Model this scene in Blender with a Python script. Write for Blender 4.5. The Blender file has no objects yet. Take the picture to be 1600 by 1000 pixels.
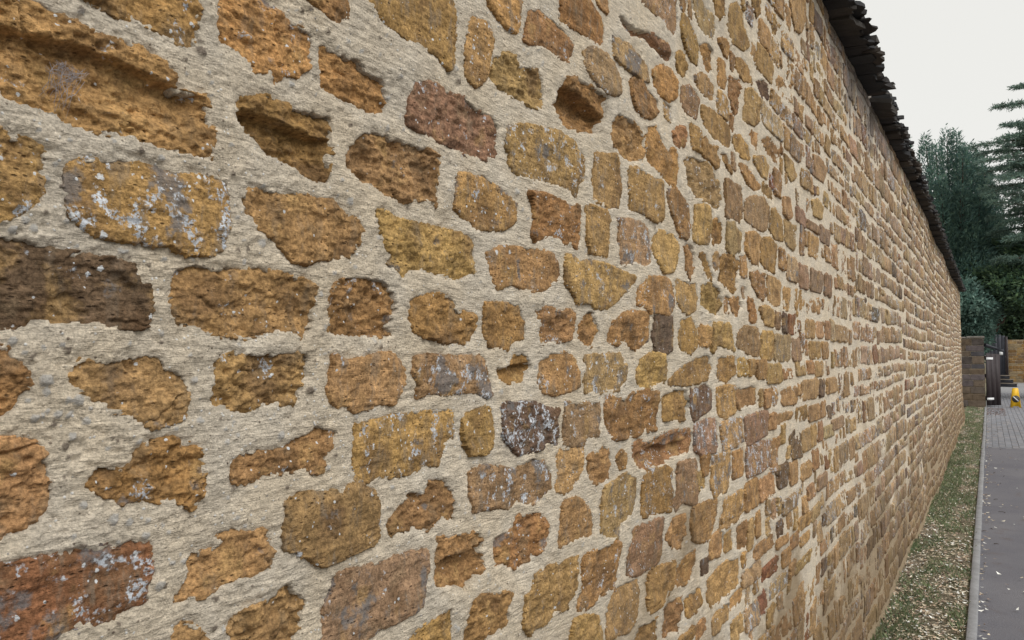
import bpy, math, random
import numpy as np
from mathutils import Vector

# ------------------------------------------------------------------ camera
scene = bpy.context.scene
C = scene.collection
R = math.radians
CAM = np.array([0.59, 0.0, 1.60])          # beside the wall (wall face is the plane x = 0, it runs along +y)
YAW, PITCH, FPX = R(30.9), R(2.53), 1244.0  # FPX: focal length for a 1600 px wide frame
cam_d = bpy.data.cameras.new('camera')
cam_d.sensor_width = 36.0
cam_d.lens = 36.0 * FPX / 1600.0
cam_d.clip_start, cam_d.clip_end = 0.02, 2000.0
cam = bpy.data.objects.new('camera', cam_d)
C.objects.link(cam)
cam.location = CAM
cam.rotation_euler = (math.pi/2 + PITCH, 0, YAW)
scene.camera = cam
FW = np.array([-math.sin(YAW)*math.cos(PITCH), math.cos(YAW)*math.cos(PITCH), math.sin(PITCH)])
RT = np.array([math.cos(YAW), math.sin(YAW), 0.0])
UP = np.cross(RT, FW)

# ------------------------------------------------------------------ sky, sun, exposure
SUN_EL, SUN_AZ = R(48), R(98)              # azimuth measured from +y towards +x
w = bpy.data.worlds.new('World'); scene.world = w; w.use_nodes = True
nt = w.node_tree; nt.nodes.clear()
sky = nt.nodes.new('ShaderNodeTexSky'); sky.sky_type = 'NISHITA'; sky.sun_disc = False
sky.sun_elevation = SUN_EL; sky.sun_rotation = SUN_AZ
mixn = nt.nodes.new('ShaderNodeMix'); mixn.data_type = 'RGBA'; mixn.inputs[0].default_value = 0.93
mixn.inputs[7].default_value = (4.98, 4.90, 4.60, 1)     # even cloud cover over the clear sky
bg = nt.nodes.new('ShaderNodeBackground'); bg.inputs[1].default_value = 0.11
wo = nt.nodes.new('ShaderNodeOutputWorld')
nt.links.new(sky.outputs[0], mixn.inputs[6]); nt.links.new(mixn.outputs[2], bg.inputs[0]); nt.links.new(bg.outputs[0], wo.inputs[0])
sd_ = bpy.data.lights.new('sun', 'SUN'); sd_.energy = 1.5; sd_.angle = R(45); sd_.color = (1.0, 0.985, 0.965)
sun = bpy.data.objects.new('sun', sd_); C.objects.link(sun)
sdir = Vector((math.sin(SUN_AZ)*math.cos(SUN_EL), math.cos(SUN_AZ)*math.cos(SUN_EL), math.sin(SUN_EL)))
sun.rotation_euler = sdir.to_track_quat('Z', 'Y').to_euler()
sun.location = (8, -4, 12)
vs = scene.view_settings
vs.view_transform = 'Standard'; vs.look = 'None'; vs.gamma = 1.0; vs.use_curve_mapping = False; vs.exposure = 0.70

# ------------------------------------------------------------------ pixel <-> place helpers (1600 x 1000 frame)
def ray(px, py):
    return FW + RT*((px-800)/FPX) + UP*((500-py)/FPX)
def P(px, py, depth):
    return CAM + ray(px, py)*depth
def on_wall(px, py):
    d = ray(px, py); s = -CAM[0]/d[0]
    p = CAM + d*s
    return p[1], p[2]
def on_ground(px, py, z=0.0):
    d = ray(px, py); s = (z-CAM[2])/d[2]
    return CAM + d*s
def project(p):
    v = np.asarray(p) - CAM
    dep = v@FW
    return 800+FPX*(v@RT)/dep, 500-FPX*(v@UP)/dep, dep
def wall_z(t, py):
    k = (500-py)/FPX
    f0 = -CAM[0]*FW[0] + t*FW[1]; u0 = -CAM[0]*UP[0] + t*UP[1]
    return CAM[2] + (k*f0-u0)/(UP[2]-k*FW[2])

# ------------------------------------------------------------------ numpy noise
_rng = np.random.RandomState(7)
_perm = np.concatenate([_rng.permutation(512)]*3)
_ga = _rng.rand(512)*2*np.pi
_gx, _gy = np.cos(_ga), np.sin(_ga)
def perlin(x, y, seed=0):
    x = np.asarray(x, float)+seed*17.31; y = np.asarray(y, float)-seed*9.77
    xi = np.floor(x).astype(np.int64); yi = np.floor(y).astype(np.int64)
    xf = x-xi; yf = y-yi
    u = xf*xf*xf*(xf*(xf*6-15)+10); v = yf*yf*yf*(yf*(yf*6-15)+10)
    xi &= 511; yi &= 511; x1 = (xi+1) & 511; y1 = (yi+1) & 511
    def g(a, b, fx, fy):
        h = _perm[_perm[a]+b]
        return _gx[h]*fx+_gy[h]*fy
    n00 = g(xi, yi, xf, yf); n10 = g(x1, yi, xf-1, yf); n01 = g(xi, y1, xf, yf-1); n11 = g(x1, y1, xf-1, yf-1)
    a = n00+u*(n10-n00); b = n01+u*(n11-n01)
    return (a+v*(b-a))*1.5
def fbm(x, y, seed=0, octv=4, gain=0.5):
    s = 0; a = 1.0; f = 1.0; tot = 0
    for i in range(octv):
        s = s+a*perlin(x*f, y*f, seed+i*3); tot += a; a *= gain; f *= 2.03
    return s/tot
def sstep(a, b, x):
    t = np.clip((x-a)/(b-a), 0, 1)
    return t*t*(3-2*t)
def poly_sd(px, py, poly):
    """signed distance to a polygon, negative inside"""
    d2 = np.full(px.shape, 1e9); inside = np.zeros(px.shape, bool)
    n = len(poly)
    for i in range(n):
        ax, ay = poly[i]; bx, by = poly[(i+1) % n]
        ex, ey = bx-ax, by-ay
        l2 = ex*ex+ey*ey+1e-12
        wx, wy = px-ax, py-ay
        h = np.clip((wx*ex+wy*ey)/l2, 0, 1)
        d2 = np.minimum(d2, (wx-ex*h)**2+(wy-ey*h)**2)
        if ay != by:
            cond = (ay > py) != (by > py)
            inside ^= cond & (px < ex*(py-ay)/(by-ay)+ax)
    d = np.sqrt(d2)
    return np.where(inside, -d, d)
def chaikin(p):
    p = np.asarray(p, float); q = np.roll(p, -1, 0)
    out = np.empty((len(p)*2, 2)); out[0::2] = p*0.88+q*0.12; out[1::2] = p*0.12+q*0.88
    return out

# ------------------------------------------------------------------ mesh / object helpers
def make_mesh(name, verts, faces, mat=None, smooth=True, attrs=None):
    """faces: list of index lists, or an (n,k) integer array"""
    me = bpy.data.meshes.new(name)
    verts = np.asarray(verts, np.float32)
    if isinstance(faces, np.ndarray):
        n, k = faces.shape
        me.vertices.add(len(verts)); me.vertices.foreach_set('co', verts.ravel())
        me.loops.add(n*k); me.loops.foreach_set('vertex_index', faces.astype(np.int32).ravel())
        me.polygons.add(n); me.polygons.foreach_set('loop_start', np.arange(0, n*k, k, dtype=np.int32))
        me.update(calc_edges=True)
    else:
        me.from_pydata([tuple(map(float, v)) for v in verts], [], [list(map(int, f)) for f in faces])
    if smooth is not False:
        me.polygons.foreach_set('use_smooth', np.ones(len(me.polygons), bool) if smooth is True else np.asarray(smooth, bool))
    if attrs:
        for nm, arr in attrs.items():
            a = me.attributes.new(nm, 'FLOAT_COLOR', 'POINT')
            arr = np.asarray(arr, np.float32)
            if arr.ndim == 1: arr = np.tile(arr, (len(verts), 1))
            if arr.shape[1] == 3: arr = np.hstack([arr, np.ones((len(arr), 1), np.float32)])
            a.data.foreach_set('color', arr.ravel())
    if mat: me.materials.append(mat)
    me.validate()
    return me
def add(name, me, parent=None, loc=(0, 0, 0), rot=None):
    o = bpy.data.objects.new(name, me); C.objects.link(o)
    o.location = loc
    if rot: o.rotation_euler = rot
    if parent: o.parent = parent
    return o
def tag(o, label=None, cat=None, group=None, kind=None):
    if label: o['label'] = label
    if cat: o['category'] = cat
    if group: o['group'] = group
    if kind: o['kind'] = kind
    return o
class MB:
    """collects polygons"""
    def __init__(s): s.v = []; s.f = []; s.c = []
    def poly(s, pts, col=None):
        i = len(s.v); s.v += [tuple(map(float, p)) for p in pts]; s.f.append(list(range(i, i+len(pts))))
        if col is not None: s.c += [tuple(col)]*len(pts)
    def prism(s, base, top, col=None):
        n = len(base); i = len(s.v)
        s.v += [tuple(map(float, p)) for p in base]+[tuple(map(float, p)) for p in top]
        s.f.append(list(range(i+n-1, i-1, -1))); s.f.append(list(range(i+n, i+2*n)))
        for k in range(n):
            k2 = (k+1) % n
            s.f.append([i+k, i+k2, i+n+k2, i+n+k])
        if col is not None: s.c += [tuple(col)]*(2*n)
    def box(s, a, b, bev=0.0):
        x0, y0, z0 = a; x1, y1, z1 = b
        if bev <= 0:
            s.prism([(x0, y0, z0), (x1, y0, z0), (x1, y1, z0), (x0, y1, z0)], [(x0, y0, z1), (x1, y0, z1), (x1, y1, z1), (x0, y1, z1)])
        else:
            e = bev
            rings = []
            for z, d in ((z0, e), (z0+e, 0), (z1-e, 0), (z1, e)):
                rings.append([(x0+d+e*0, y0+d, z), (x1-d, y0+d, z), (x1-d, y1-d, z), (x0+d, y1-d, z)])
            i = len(s.v)
            for r in rings: s.v += r
            s.f.append([i+3, i+2, i+1, i]); s.f.append([i+12, i+13, i+14, i+15])
            for q in range(3):
                for k in range(4):
                    k2 = (k+1) % 4
                    s.f.append([i+q*4+k, i+q*4+k2, i+q*4+4+k2, i+q*4+4+k])
    def tube(s, pts, radii, n=7, col=None):
        pts = [Vector(tuple(map(float, p))) for p in pts]; i = len(s.v)
        for k, p in enumerate(pts):
            d = (pts[min(k+1, len(pts)-1)]-pts[max(k-1, 0)]).normalized()
            a = d.orthogonal().normalized(); b = d.cross(a)
            for j in range(n):
                th = 2*math.pi*j/n
                s.v.append(tuple(p+(a*math.cos(th)+b*math.sin(th))*radii[k]))
                if col is not None: s.c.append(tuple(col))
        for k in range(len(pts)-1):
            for j in range(n):
                j2 = (j+1) % n
                s.f.append([i+k*n+j, i+k*n+j2, i+(k+1)*n+j2, i+(k+1)*n+j])
        s.f.append([i+j for j in range(n-1, -1, -1)]); s.f.append([i+(len(pts)-1)*n+j for j in range(n)])
    def build(s, name, mat, parent=None, loc=(0, 0, 0), smooth=False):
        me = make_mesh(name, np.array(s.v)-np.array(loc), s.f, mat, smooth, {'tint': np.array(s.c)} if s.c else None)
        if parent is not None:
            pl = np.array(parent.location) if not parent.parent else np.array(parent.location)+np.array(parent.parent.location)
            return add(name, me, parent, tuple(np.array(loc)-pl))
        return add(name, me, None, loc)
def empty(name, loc):
    o = bpy.data.objects.new(name, None); C.objects.link(o); o.location = tuple(map(float, loc)); o.empty_display_size = 0.2
    return o

# ------------------------------------------------------------------ materials
class Mat:
    def __init__(s, name, rough=0.9, spec=0.2):
        s.m = bpy.data.materials.new(name); s.m.use_nodes = True
        s.t = s.m.node_tree; s.t.nodes.clear()
        s.out = s.t.nodes.new('ShaderNodeOutputMaterial'); s.b = s.t.nodes.new('ShaderNodeBsdfPrincipled')
        s.t.links.new(s.b.outputs[0], s.out.inputs[0])
        s.b.inputs['Roughness'].default_value = rough; s.b.inputs['Specular IOR Level'].default_value = spec
        s.geo = s.t.nodes.new('ShaderNodeNewGeometry'); s.pos = s.geo.outputs['Position']
    def link(s, a, b): s.t.links.new(a, b)
    def _in(s, sock, v):
        if hasattr(v, 'is_output'): s.link(v, sock)
        elif isinstance(v, (tuple, list)): sock.default_value = tuple(v)+((1,) if len(v) == 3 and len(sock.default_value) == 4 else ())
        else: sock.default_value = v
    def scale(s, sc, off=(0, 0, 0)):
        n = s.t.nodes.new('ShaderNodeMapping'); s.link(s.pos, n.inputs[0]); n.inputs['Scale'].default_value = sc; n.inputs['Location'].default_value = off
        return n.outputs[0]
    def noise(s, sc=5, det=4, rough=0.5, vec=None, off=None, dist=0.0):
        n = s.t.nodes.new('ShaderNodeTexNoise'); n.inputs['Scale'].default_value = sc; n.inputs['Detail'].default_value = det
        n.inputs['Roughness'].default_value = rough; n.inputs['Distortion'].default_value = dist
        if vec is None: vec = s.scale((1, 1, 1), off) if off else s.pos
        s.link(vec, n.inputs['Vector'])
        return n.outputs[0]
    def voro(s, sc=30, vec=None, rnd=1.0):
        n = s.t.nodes.new('ShaderNodeTexVoronoi'); n.inputs['Scale'].default_value = sc; n.inputs['Randomness'].default_value = rnd
        s.link(vec or s.pos, n.inputs['Vector'])
        return n.outputs['Distance'], n.outputs['Color']
    def attr(s, name):
        n = s.t.nodes.new('ShaderNodeAttribute'); n.attribute_name = name
        return n.outputs['Color']
    def sep(s, c):
        n = s.t.nodes.new('ShaderNodeSeparateColor'); s.link(c, n.inputs[0]); return n.outputs
    def math(s, op, a, b=0.0, c=0.0, clamp=False):
        n = s.t.nodes.new('ShaderNodeMath'); n.operation = op; n.use_clamp = clamp
        for i, v in enumerate((a, b, c)): s._in(n.inputs[i], v)
        return n.outputs[0]
    def ramp(s, v, a, b, lo=0.0, hi=1.0, smooth=True):
        n = s.t.nodes.new('ShaderNodeMapRange'); n.clamp = True
        if smooth: n.interpolation_type = 'SMOOTHSTEP'
        for i, x in enumerate((v, a, b, lo, hi)): s._in(n.inputs[i], x)
        return n.outputs[0]
    def mix(s, f, a, b, mode='MIX'):
        n = s.t.nodes.new('ShaderNodeMix'); n.data_type = 'RGBA'; n.blend_type = mode; n.clamp_factor = True
        s._in(n.inputs[0], f); s._in(n.inputs[6], a); s._in(n.inputs[7], b)
        return n.outputs[2]
    def mul(s, col, f):
        n = s.t.nodes.new('ShaderNodeVectorMath'); n.operation = 'SCALE'; s._in(n.inputs[0], col); s._in(n.inputs['Scale'], f)
        return n.outputs[0]
    def bump(s, h, strength=0.5, dist=0.002):
        n = s.t.nodes.new('ShaderNodeBump'); n.inputs['Strength'].default_value = strength; n.inputs['Distance'].default_value = dist
        s.link(h, n.inputs['Height']); s.link(n.outputs[0], s.b.inputs['Normal'])
    def color(s, c): s._in(s.b.inputs['Base Color'], c); return s.m

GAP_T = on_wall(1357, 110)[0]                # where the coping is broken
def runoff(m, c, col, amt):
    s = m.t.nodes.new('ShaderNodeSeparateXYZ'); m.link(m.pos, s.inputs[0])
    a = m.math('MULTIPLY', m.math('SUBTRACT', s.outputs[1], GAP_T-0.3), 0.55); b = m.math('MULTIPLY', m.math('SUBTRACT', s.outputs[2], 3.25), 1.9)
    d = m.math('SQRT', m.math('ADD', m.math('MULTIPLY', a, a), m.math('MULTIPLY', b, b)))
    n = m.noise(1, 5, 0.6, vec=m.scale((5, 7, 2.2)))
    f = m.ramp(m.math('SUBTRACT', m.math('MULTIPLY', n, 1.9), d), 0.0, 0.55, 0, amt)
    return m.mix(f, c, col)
def mat_stone():
    m = Mat('ironstone', 0.93, 0.12)
    tint = m.attr('tint'); pr = m.sep(m.attr('prm')); lich, crust, flush = pr[0], pr[1], pr[2]
    n1 = m.noise(34, 6, 0.66); n2 = m.noise(12, 4, 0.6, off=(3, 1, 7)); fine = m.noise(260, 4, 0.7)
    n3 = m.noise(19, 5, 0.62, off=(9, 4, 2))
    c = m.mul(tint, m.ramp(n1, 0.30, 0.70, 0.56, 1.52, False))
    c = m.mix(m.ramp(n2, 0.50, 0.66, 0, 0.62), c, (0.15, 0.088, 0.046))         # rusty dark patches
    c = m.mix(m.ramp(n3, 0.54, 0.68, 0, 0.55), c, (0.43, 0.275, 0.115))         # fresh yellow patches
    c = m.mix(m.ramp(n3, 0.46, 0.33, 0, 0.45), c, (0.225, 0.165, 0.10))        # drab grey-brown patches
    c = m.mul(c, m.ramp(fine, 0.34, 0.66, 0.58, 1.46, False))
    bed = m.noise(1, 4, 0.62, vec=m.scale((30, 26, 210)), dist=0.6)             # bedding lines
    c = m.mul(c, m.ramp(bed, 0.3, 0.7, 0.80, 1.18, False))
    st = m.noise(1, 4, 0.62, vec=m.scale((20, 62, 18)))                          # vertical weather streaks on sawn faces
    c = m.mix(m.math('MULTIPLY', m.ramp(st, 0.52, 0.66, 0, 0.55), flush), c, m.mix(fine, (0.14, 0.108, 0.078), (0.30, 0.25, 0.19)))
    cr = m.noise(20, 6, 0.66, off=(5, 5, 1))                                     # grey crust
    thr = m.math('SUBTRACT', 0.72, m.math('MULTIPLY', crust, 0.27))
    c = m.mix(m.math('MULTIPLY', m.ramp(m.math('SUBTRACT', cr, thr), 0.0, 0.08), 0.78), c, m.mix(fine, (0.085, 0.082, 0.085), (0.25, 0.24, 0.235)))
    ln = m.noise(36, 5, 0.66, off=(1, 8, 3)); lf = m.noise(260, 3, 0.6, off=(2, 2, 2))   # pale blue-grey lichen in grains
    lt = m.math('SUBTRACT', 0.725, m.math('MULTIPLY', lich, 0.185))
    la = m.math('SUBTRACT', ln, lt)
    lm = m.math('MULTIPLY', m.ramp(la, 0.0, 0.05), m.ramp(lf, 0.44, 0.52))
    c = m.mix(m.math('MULTIPLY', lm, 0.9), c, m.mix(fine, (0.32, 0.35, 0.40), (0.66, 0.70, 0.74)))
    wl = m.math('MULTIPLY', m.ramp(m.math('ADD', m.noise(1, 4, 0.6, vec=m.scale((95, 95, 95), (3, 3, 3))), 0.0), 0.53, 0.58), m.math('MULTIPLY', m.ramp(lich, 0.80, 0.98), m.ramp(la, -0.035, 0.02)))
    c = m.mix(m.math('MULTIPLY', wl, m.ramp(lf, 0.46, 0.56, 0, 0.85)), c, (0.70, 0.73, 0.77))
    dots = []                                                                    # white discs, large and small
    for sc, pk, lo, hi in ((58, 0.16, 0.08, 0.22), (150, 0.27, 0.14, 0.30)):
        vd, vc = m.voro(sc, vec=m.scale((1, 1, 1), (0.3*sc, 0.7, 0.1)))
        vr = m.sep(vc)
        near = m.math('ADD', m.math('MULTIPLY', lich, pk), m.math('MULTIPLY', m.ramp(la, -0.10, 0.05), 0.22 if sc > 100 else 0.05))
        pick = m.math('GREATER_THAN', m.math('ADD', vr[0], near), 1.03)
        wob = m.math('ADD', vd, m.math('MULTIPLY', m.math('SUBTRACT', lf, 0.5), 0.5))
        dots.append(m.math('MULTIPLY', pick, m.ramp(m.math('SUBTRACT', m.math('ADD', lo, m.math('MULTIPLY', vr[1], hi-lo)), wob), 0.0, 0.06)))
    disc = m.math('MAXIMUM', dots[0], dots[1])
    c = m.mix(m.math('MULTIPLY', disc, 0.92), c, m.mix(lf, (0.50, 0.53, 0.56), (0.82, 0.83, 0.82)))
    pv, _ = m.voro(120, vec=m.scale((1, 0.8, 1.7), (0.9, 0.1, 0.4)))                # dark pits
    pit = m.math('MULTIPLY', m.ramp(pv, 0.05, 0.28, 1, 0), m.ramp(n1, 0.46, 0.60))
    c = m.mix(m.math('MULTIPLY', pit, 0.72), c, (0.045, 0.028, 0.018))
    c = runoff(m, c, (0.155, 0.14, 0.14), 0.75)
    zp = m.t.nodes.new('ShaderNodeSeparateXYZ'); m.link(m.pos, zp.inputs[0])       # earth splashed up from the verge
    spl = m.math('SUBTRACT', m.math('ADD', m.noise(2.2, 5, 0.6, off=(1, 3, 0)), 0.26), m.math('MULTIPLY', zp.outputs[2], 0.38))
    c = m.mix(m.ramp(spl, 0.36, 0.64, 0, 0.62), c, (0.13, 0.085, 0.045))
    h = m.math('ADD', m.noise(170, 5, 0.75), m.math('MULTIPLY', bed, 0.45))
    h = m.math('SUBTRACT', h, m.math('MULTIPLY', pit, 0.7))
    m.bump(h, 0.9, 0.0045)
    return m.color(c)

def mat_mortar():
    m = Mat('lime_mortar', 0.95, 0.1)
    n1 = m.noise(7, 4, 0.6); n2 = m.noise(45, 5, 0.6, off=(4, 4, 4)); fine = m.noise(420, 4, 0.7)
    c = m.mix(m.ramp(n1, 0.3, 0.7), (0.72, 0.61, 0.46), (0.70, 0.62, 0.505))
    c = m.mul(c, m.ramp(n2, 0.25, 0.75, 0.80, 1.16, False))
    c = m.mul(c, m.ramp(fine, 0.32, 0.68, 0.70, 1.28, False))
    str_ = m.noise(1, 5, 0.65, vec=m.scale((120, 34, 250)), dist=0.7)
    c = m.mul(c, m.ramp(str_, 0.3, 0.7, 0.76, 1.14, False))
    vd, vc = m.voro(210); v = m.sep(vc)
    c = m.mix(m.math('MULTIPLY', m.math('GREATER_THAN', v[0], 0.88), m.ramp(vd, 0.16, 0.32, 1, 0)), c, (0.80, 0.78, 0.74))
    c = m.mix(m.math('MULTIPLY', m.math('GREATER_THAN', v[1], 0.95), m.ramp(vd, 0.16, 0.32, 0.8, 0)), c, (0.16, 0.12, 0.09))
    dirt = m.noise(3.5, 6, 0.65, off=(7, 2, 9))
    c = m.mix(m.ramp(dirt, 0.56, 0.76, 0, 0.40), c, (0.40, 0.36, 0.30))
    zp = m.t.nodes.new('ShaderNodeSeparateXYZ'); m.link(m.pos, zp.inputs[0])       # earth splashed up from the verge
    spl = m.math('SUBTRACT', m.math('ADD', m.noise(2.2, 5, 0.6, off=(1, 3, 0)), 0.26), m.math('MULTIPLY', zp.outputs[2], 0.38))
    c = m.mix(m.ramp(spl, 0.34, 0.60, 0, 0.80), c, (0.26, 0.185, 0.105))
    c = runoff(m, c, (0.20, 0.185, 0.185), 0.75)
    peb = m.sep(m.attr('peb'))
    c = m.mix(peb[0], c, (0.50, 0.49, 0.47)); c = m.mix(peb[1], c, (0.13, 0.10, 0.08))
    h = m.math('ADD', m.math('MULTIPLY', str_, 1.0), m.math('MULTIPLY', m.noise(300, 6, 0.75), 0.8))
    h = m.math('ADD', h, m.math('MULTIPLY', m.ramp(vd, 0.05, 0.35, 1, 0), 0.25))
    m.bump(h, 1.0, 0.0050)
    return m.color(c)

def mat_tinted(name, rough=0.85, amp=0.3, sc=20, bump=0.004, spec=0.2):
    m = Mat(name, rough, spec)
    n = m.noise(sc, 6, 0.65); n2 = m.noise(sc*9, 4, 0.6)
    c = m.mul(m.attr('tint'), m.ramp(n, 0.25, 0.75, 1-amp, 1+amp, False))
    c = m.mul(c, m.ramp(n2, 0.25, 0.75, 0.85, 1.15, False))
    if bump: m.bump(m.math('ADD', n, m.math('MULTIPLY', n2, 0.5)), 0.8, bump)
    return m.color(c)
def mat_plain(name, col, rough=0.7, amp=0.2, sc=12, bump=0.002, spec=0.3):
    m = Mat(name, rough, spec)
    n = m.noise(sc, 6, 0.62); n2 = m.noise(sc*11, 4, 0.6)
    c = m.mul(m.mul(col, m.ramp(n, 0.25, 0.75, 1-amp, 1+amp, False)), m.ramp(n2, 0.25, 0.75, 1-amp*0.5, 1+amp*0.5, False))
    if bump: m.bump(m.math('ADD', n, m.math('MULTIPLY', n2, 0.5)), 0.7, bump)
    return m.color(c)
def mat_leaf(name, amp=0.35):
    m = Mat(name, 0.6, 0.25)
    n = m.noise(1.1, 3, 0.5)
    c = m.mul(m.attr('tint'), m.ramp(n, 0.3, 0.7, 1-amp, 1+amp, False))
    tr = m.t.nodes.new('ShaderNodeBsdfTranslucent'); m.link(c, tr.inputs[0])
    mx = m.t.nodes.new('ShaderNodeMixShader'); mx.inputs[0].default_value = 0.35
    m.link(m.b.outputs[0], mx.inputs[1]); m.link(tr.outputs[0], mx.inputs[2]); m.link(mx.outputs[0], m.out.inputs[0])
    return m.color(c)
def mat_asphalt():
    m = Mat('asphalt', 0.85, 0.3)
    n = m.noise(0.9, 5, 0.6); g = m.noise(190, 4, 0.7); d, vc = m.voro(160)
    c = m.mix(m.ramp(n, 0.35, 0.68), (0.115, 0.113, 0.130), (0.148, 0.144, 0.157))
    c = m.mul(c, m.ramp(g, 0.25, 0.75, 0.7, 1.3, False))
    c = m.mix(m.ramp(m.noise(3.2, 6, 0.7, off=(3, 0, 0)), 0.56, 0.72, 0, 0.55), c, (0.10, 0.07, 0.055))
    m.bump(m.math('ADD', g, m.math('MULTIPLY', d, 0.6)), 0.7, 0.004)
    return m.color(c)
def mat_soil():
    m = Mat('soil', 0.95, 0.1)
    n = m.noise(5, 6, 0.65); g = m.noise(120, 5, 0.7); e = m.noise(1.3, 4, 0.6, off=(2, 2, 0))
    c = m.mix(m.ramp(n, 0.3, 0.7), (0.14, 0.12, 0.085), (0.28, 0.24, 0.175))
    c = m.mix(m.ramp(e, 0.45, 0.62, 0, 0.55), c, (0.075, 0.10, 0.04))
    c = m.mul(c, m.ramp(g, 0.25, 0.75, 0.6, 1.4, False))
    m.bump(m.math('ADD', n, g), 0.9, 0.015)
    return m.color(c)
M_STONE = mat_stone(); M_MORTAR = mat_mortar()
M_SLATE = mat_tinted('stone_slate', 0.9, 0.35, 16, 0.006)
M_LEAF = mat_leaf('foliage'); M_LITTER = mat_tinted('dead_leaves', 0.85, 0.25, 40, 0.0)
M_GRASS = mat_leaf('grass', 0.25)
M_BARK = mat_plain('bark', (0.07, 0.05, 0.038), 0.95, 0.4, 9, 0.02, 0.1)
M_ASPH = mat_asphalt(); M_SOIL = mat_soil()
M_CONC = mat_plain('kerb_concrete', (0.235, 0.235, 0.24), 0.9, 0.22, 8, 0.004, 0.15)
M_BLOCK = mat_tinted('paving', 0.85, 0.2, 6, 0.003)
M_BLOCKSTONE = mat_tinted('pier_stone', 0.93, 0.4, 9, 0.01, 0.1)
M_WOOD = mat_plain('brown_gate_paint', (0.034, 0.025, 0.027), 0.6, 0.25, 7, 0.002)
M_DARK = mat_plain('dark_gate_paint', (0.030, 0.032, 0.042), 0.55, 0.2, 5, 0.002)
M_WHITE = mat_plain('white_paint', (0.78, 0.79, 0.80), 0.5, 0.08, 20, 0.0)
M_YELLOW = mat_plain('yellow_plastic', (0.80, 0.47, 0.02), 0.45, 0.1, 6, 0.0, 0.4)
M_BLACK = mat_plain('black_print', (0.05, 0.045, 0.04), 0.6, 0.1, 9, 0.0)
M_WEB = mat_plain('web_silk', (0.30, 0.275, 0.28), 0.8, 0.1, 50, 0.0)
M_STEP = mat_plain('weathered_timber', (0.16, 0.135, 0.11), 0.9, 0.3, 6, 0.004)

# ------------------------------------------------------------------ the ground, kerb, path
GX = 0.445                                   # wall side of the kerb
def sheet(name, x0, x1, y0, y1, z, mat, nx=2, ny=2, amp=0.0):
    xs = np.linspace(x0, x1, nx); ys = np.linspace(y0, y1, ny)
    X, Y = np.meshgrid(xs, ys, indexing='ij')
    Z = np.full(X.shape, z)
    if amp: Z = Z+amp*fbm(X*2.1, Y*2.1, 11, 4)
    idx = np.arange(nx*ny).reshape(nx, ny)
    f = np.stack([idx[:-1, :-1], idx[1:, :-1], idx[1:, 1:], idx[:-1, 1:]], -1).reshape(-1, 4)
    o = add(name, make_mesh(name, np.stack([X, Y, Z], -1).reshape(-1, 3), f, mat, True)); tag(o, kind='structure')
    return o
sheet('ground', -300, 300, -60, 600, -0.03, M_SOIL)
verge = sheet('verge', -0.05, GX+0.002, -4, 28.3, 0.012, M_SOIL, 24, 800, 0.03)
sheet('path', GX+0.03, 5.0, -6, 16.2, 0.0, M_ASPH, 40, 160, 0.004)

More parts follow.
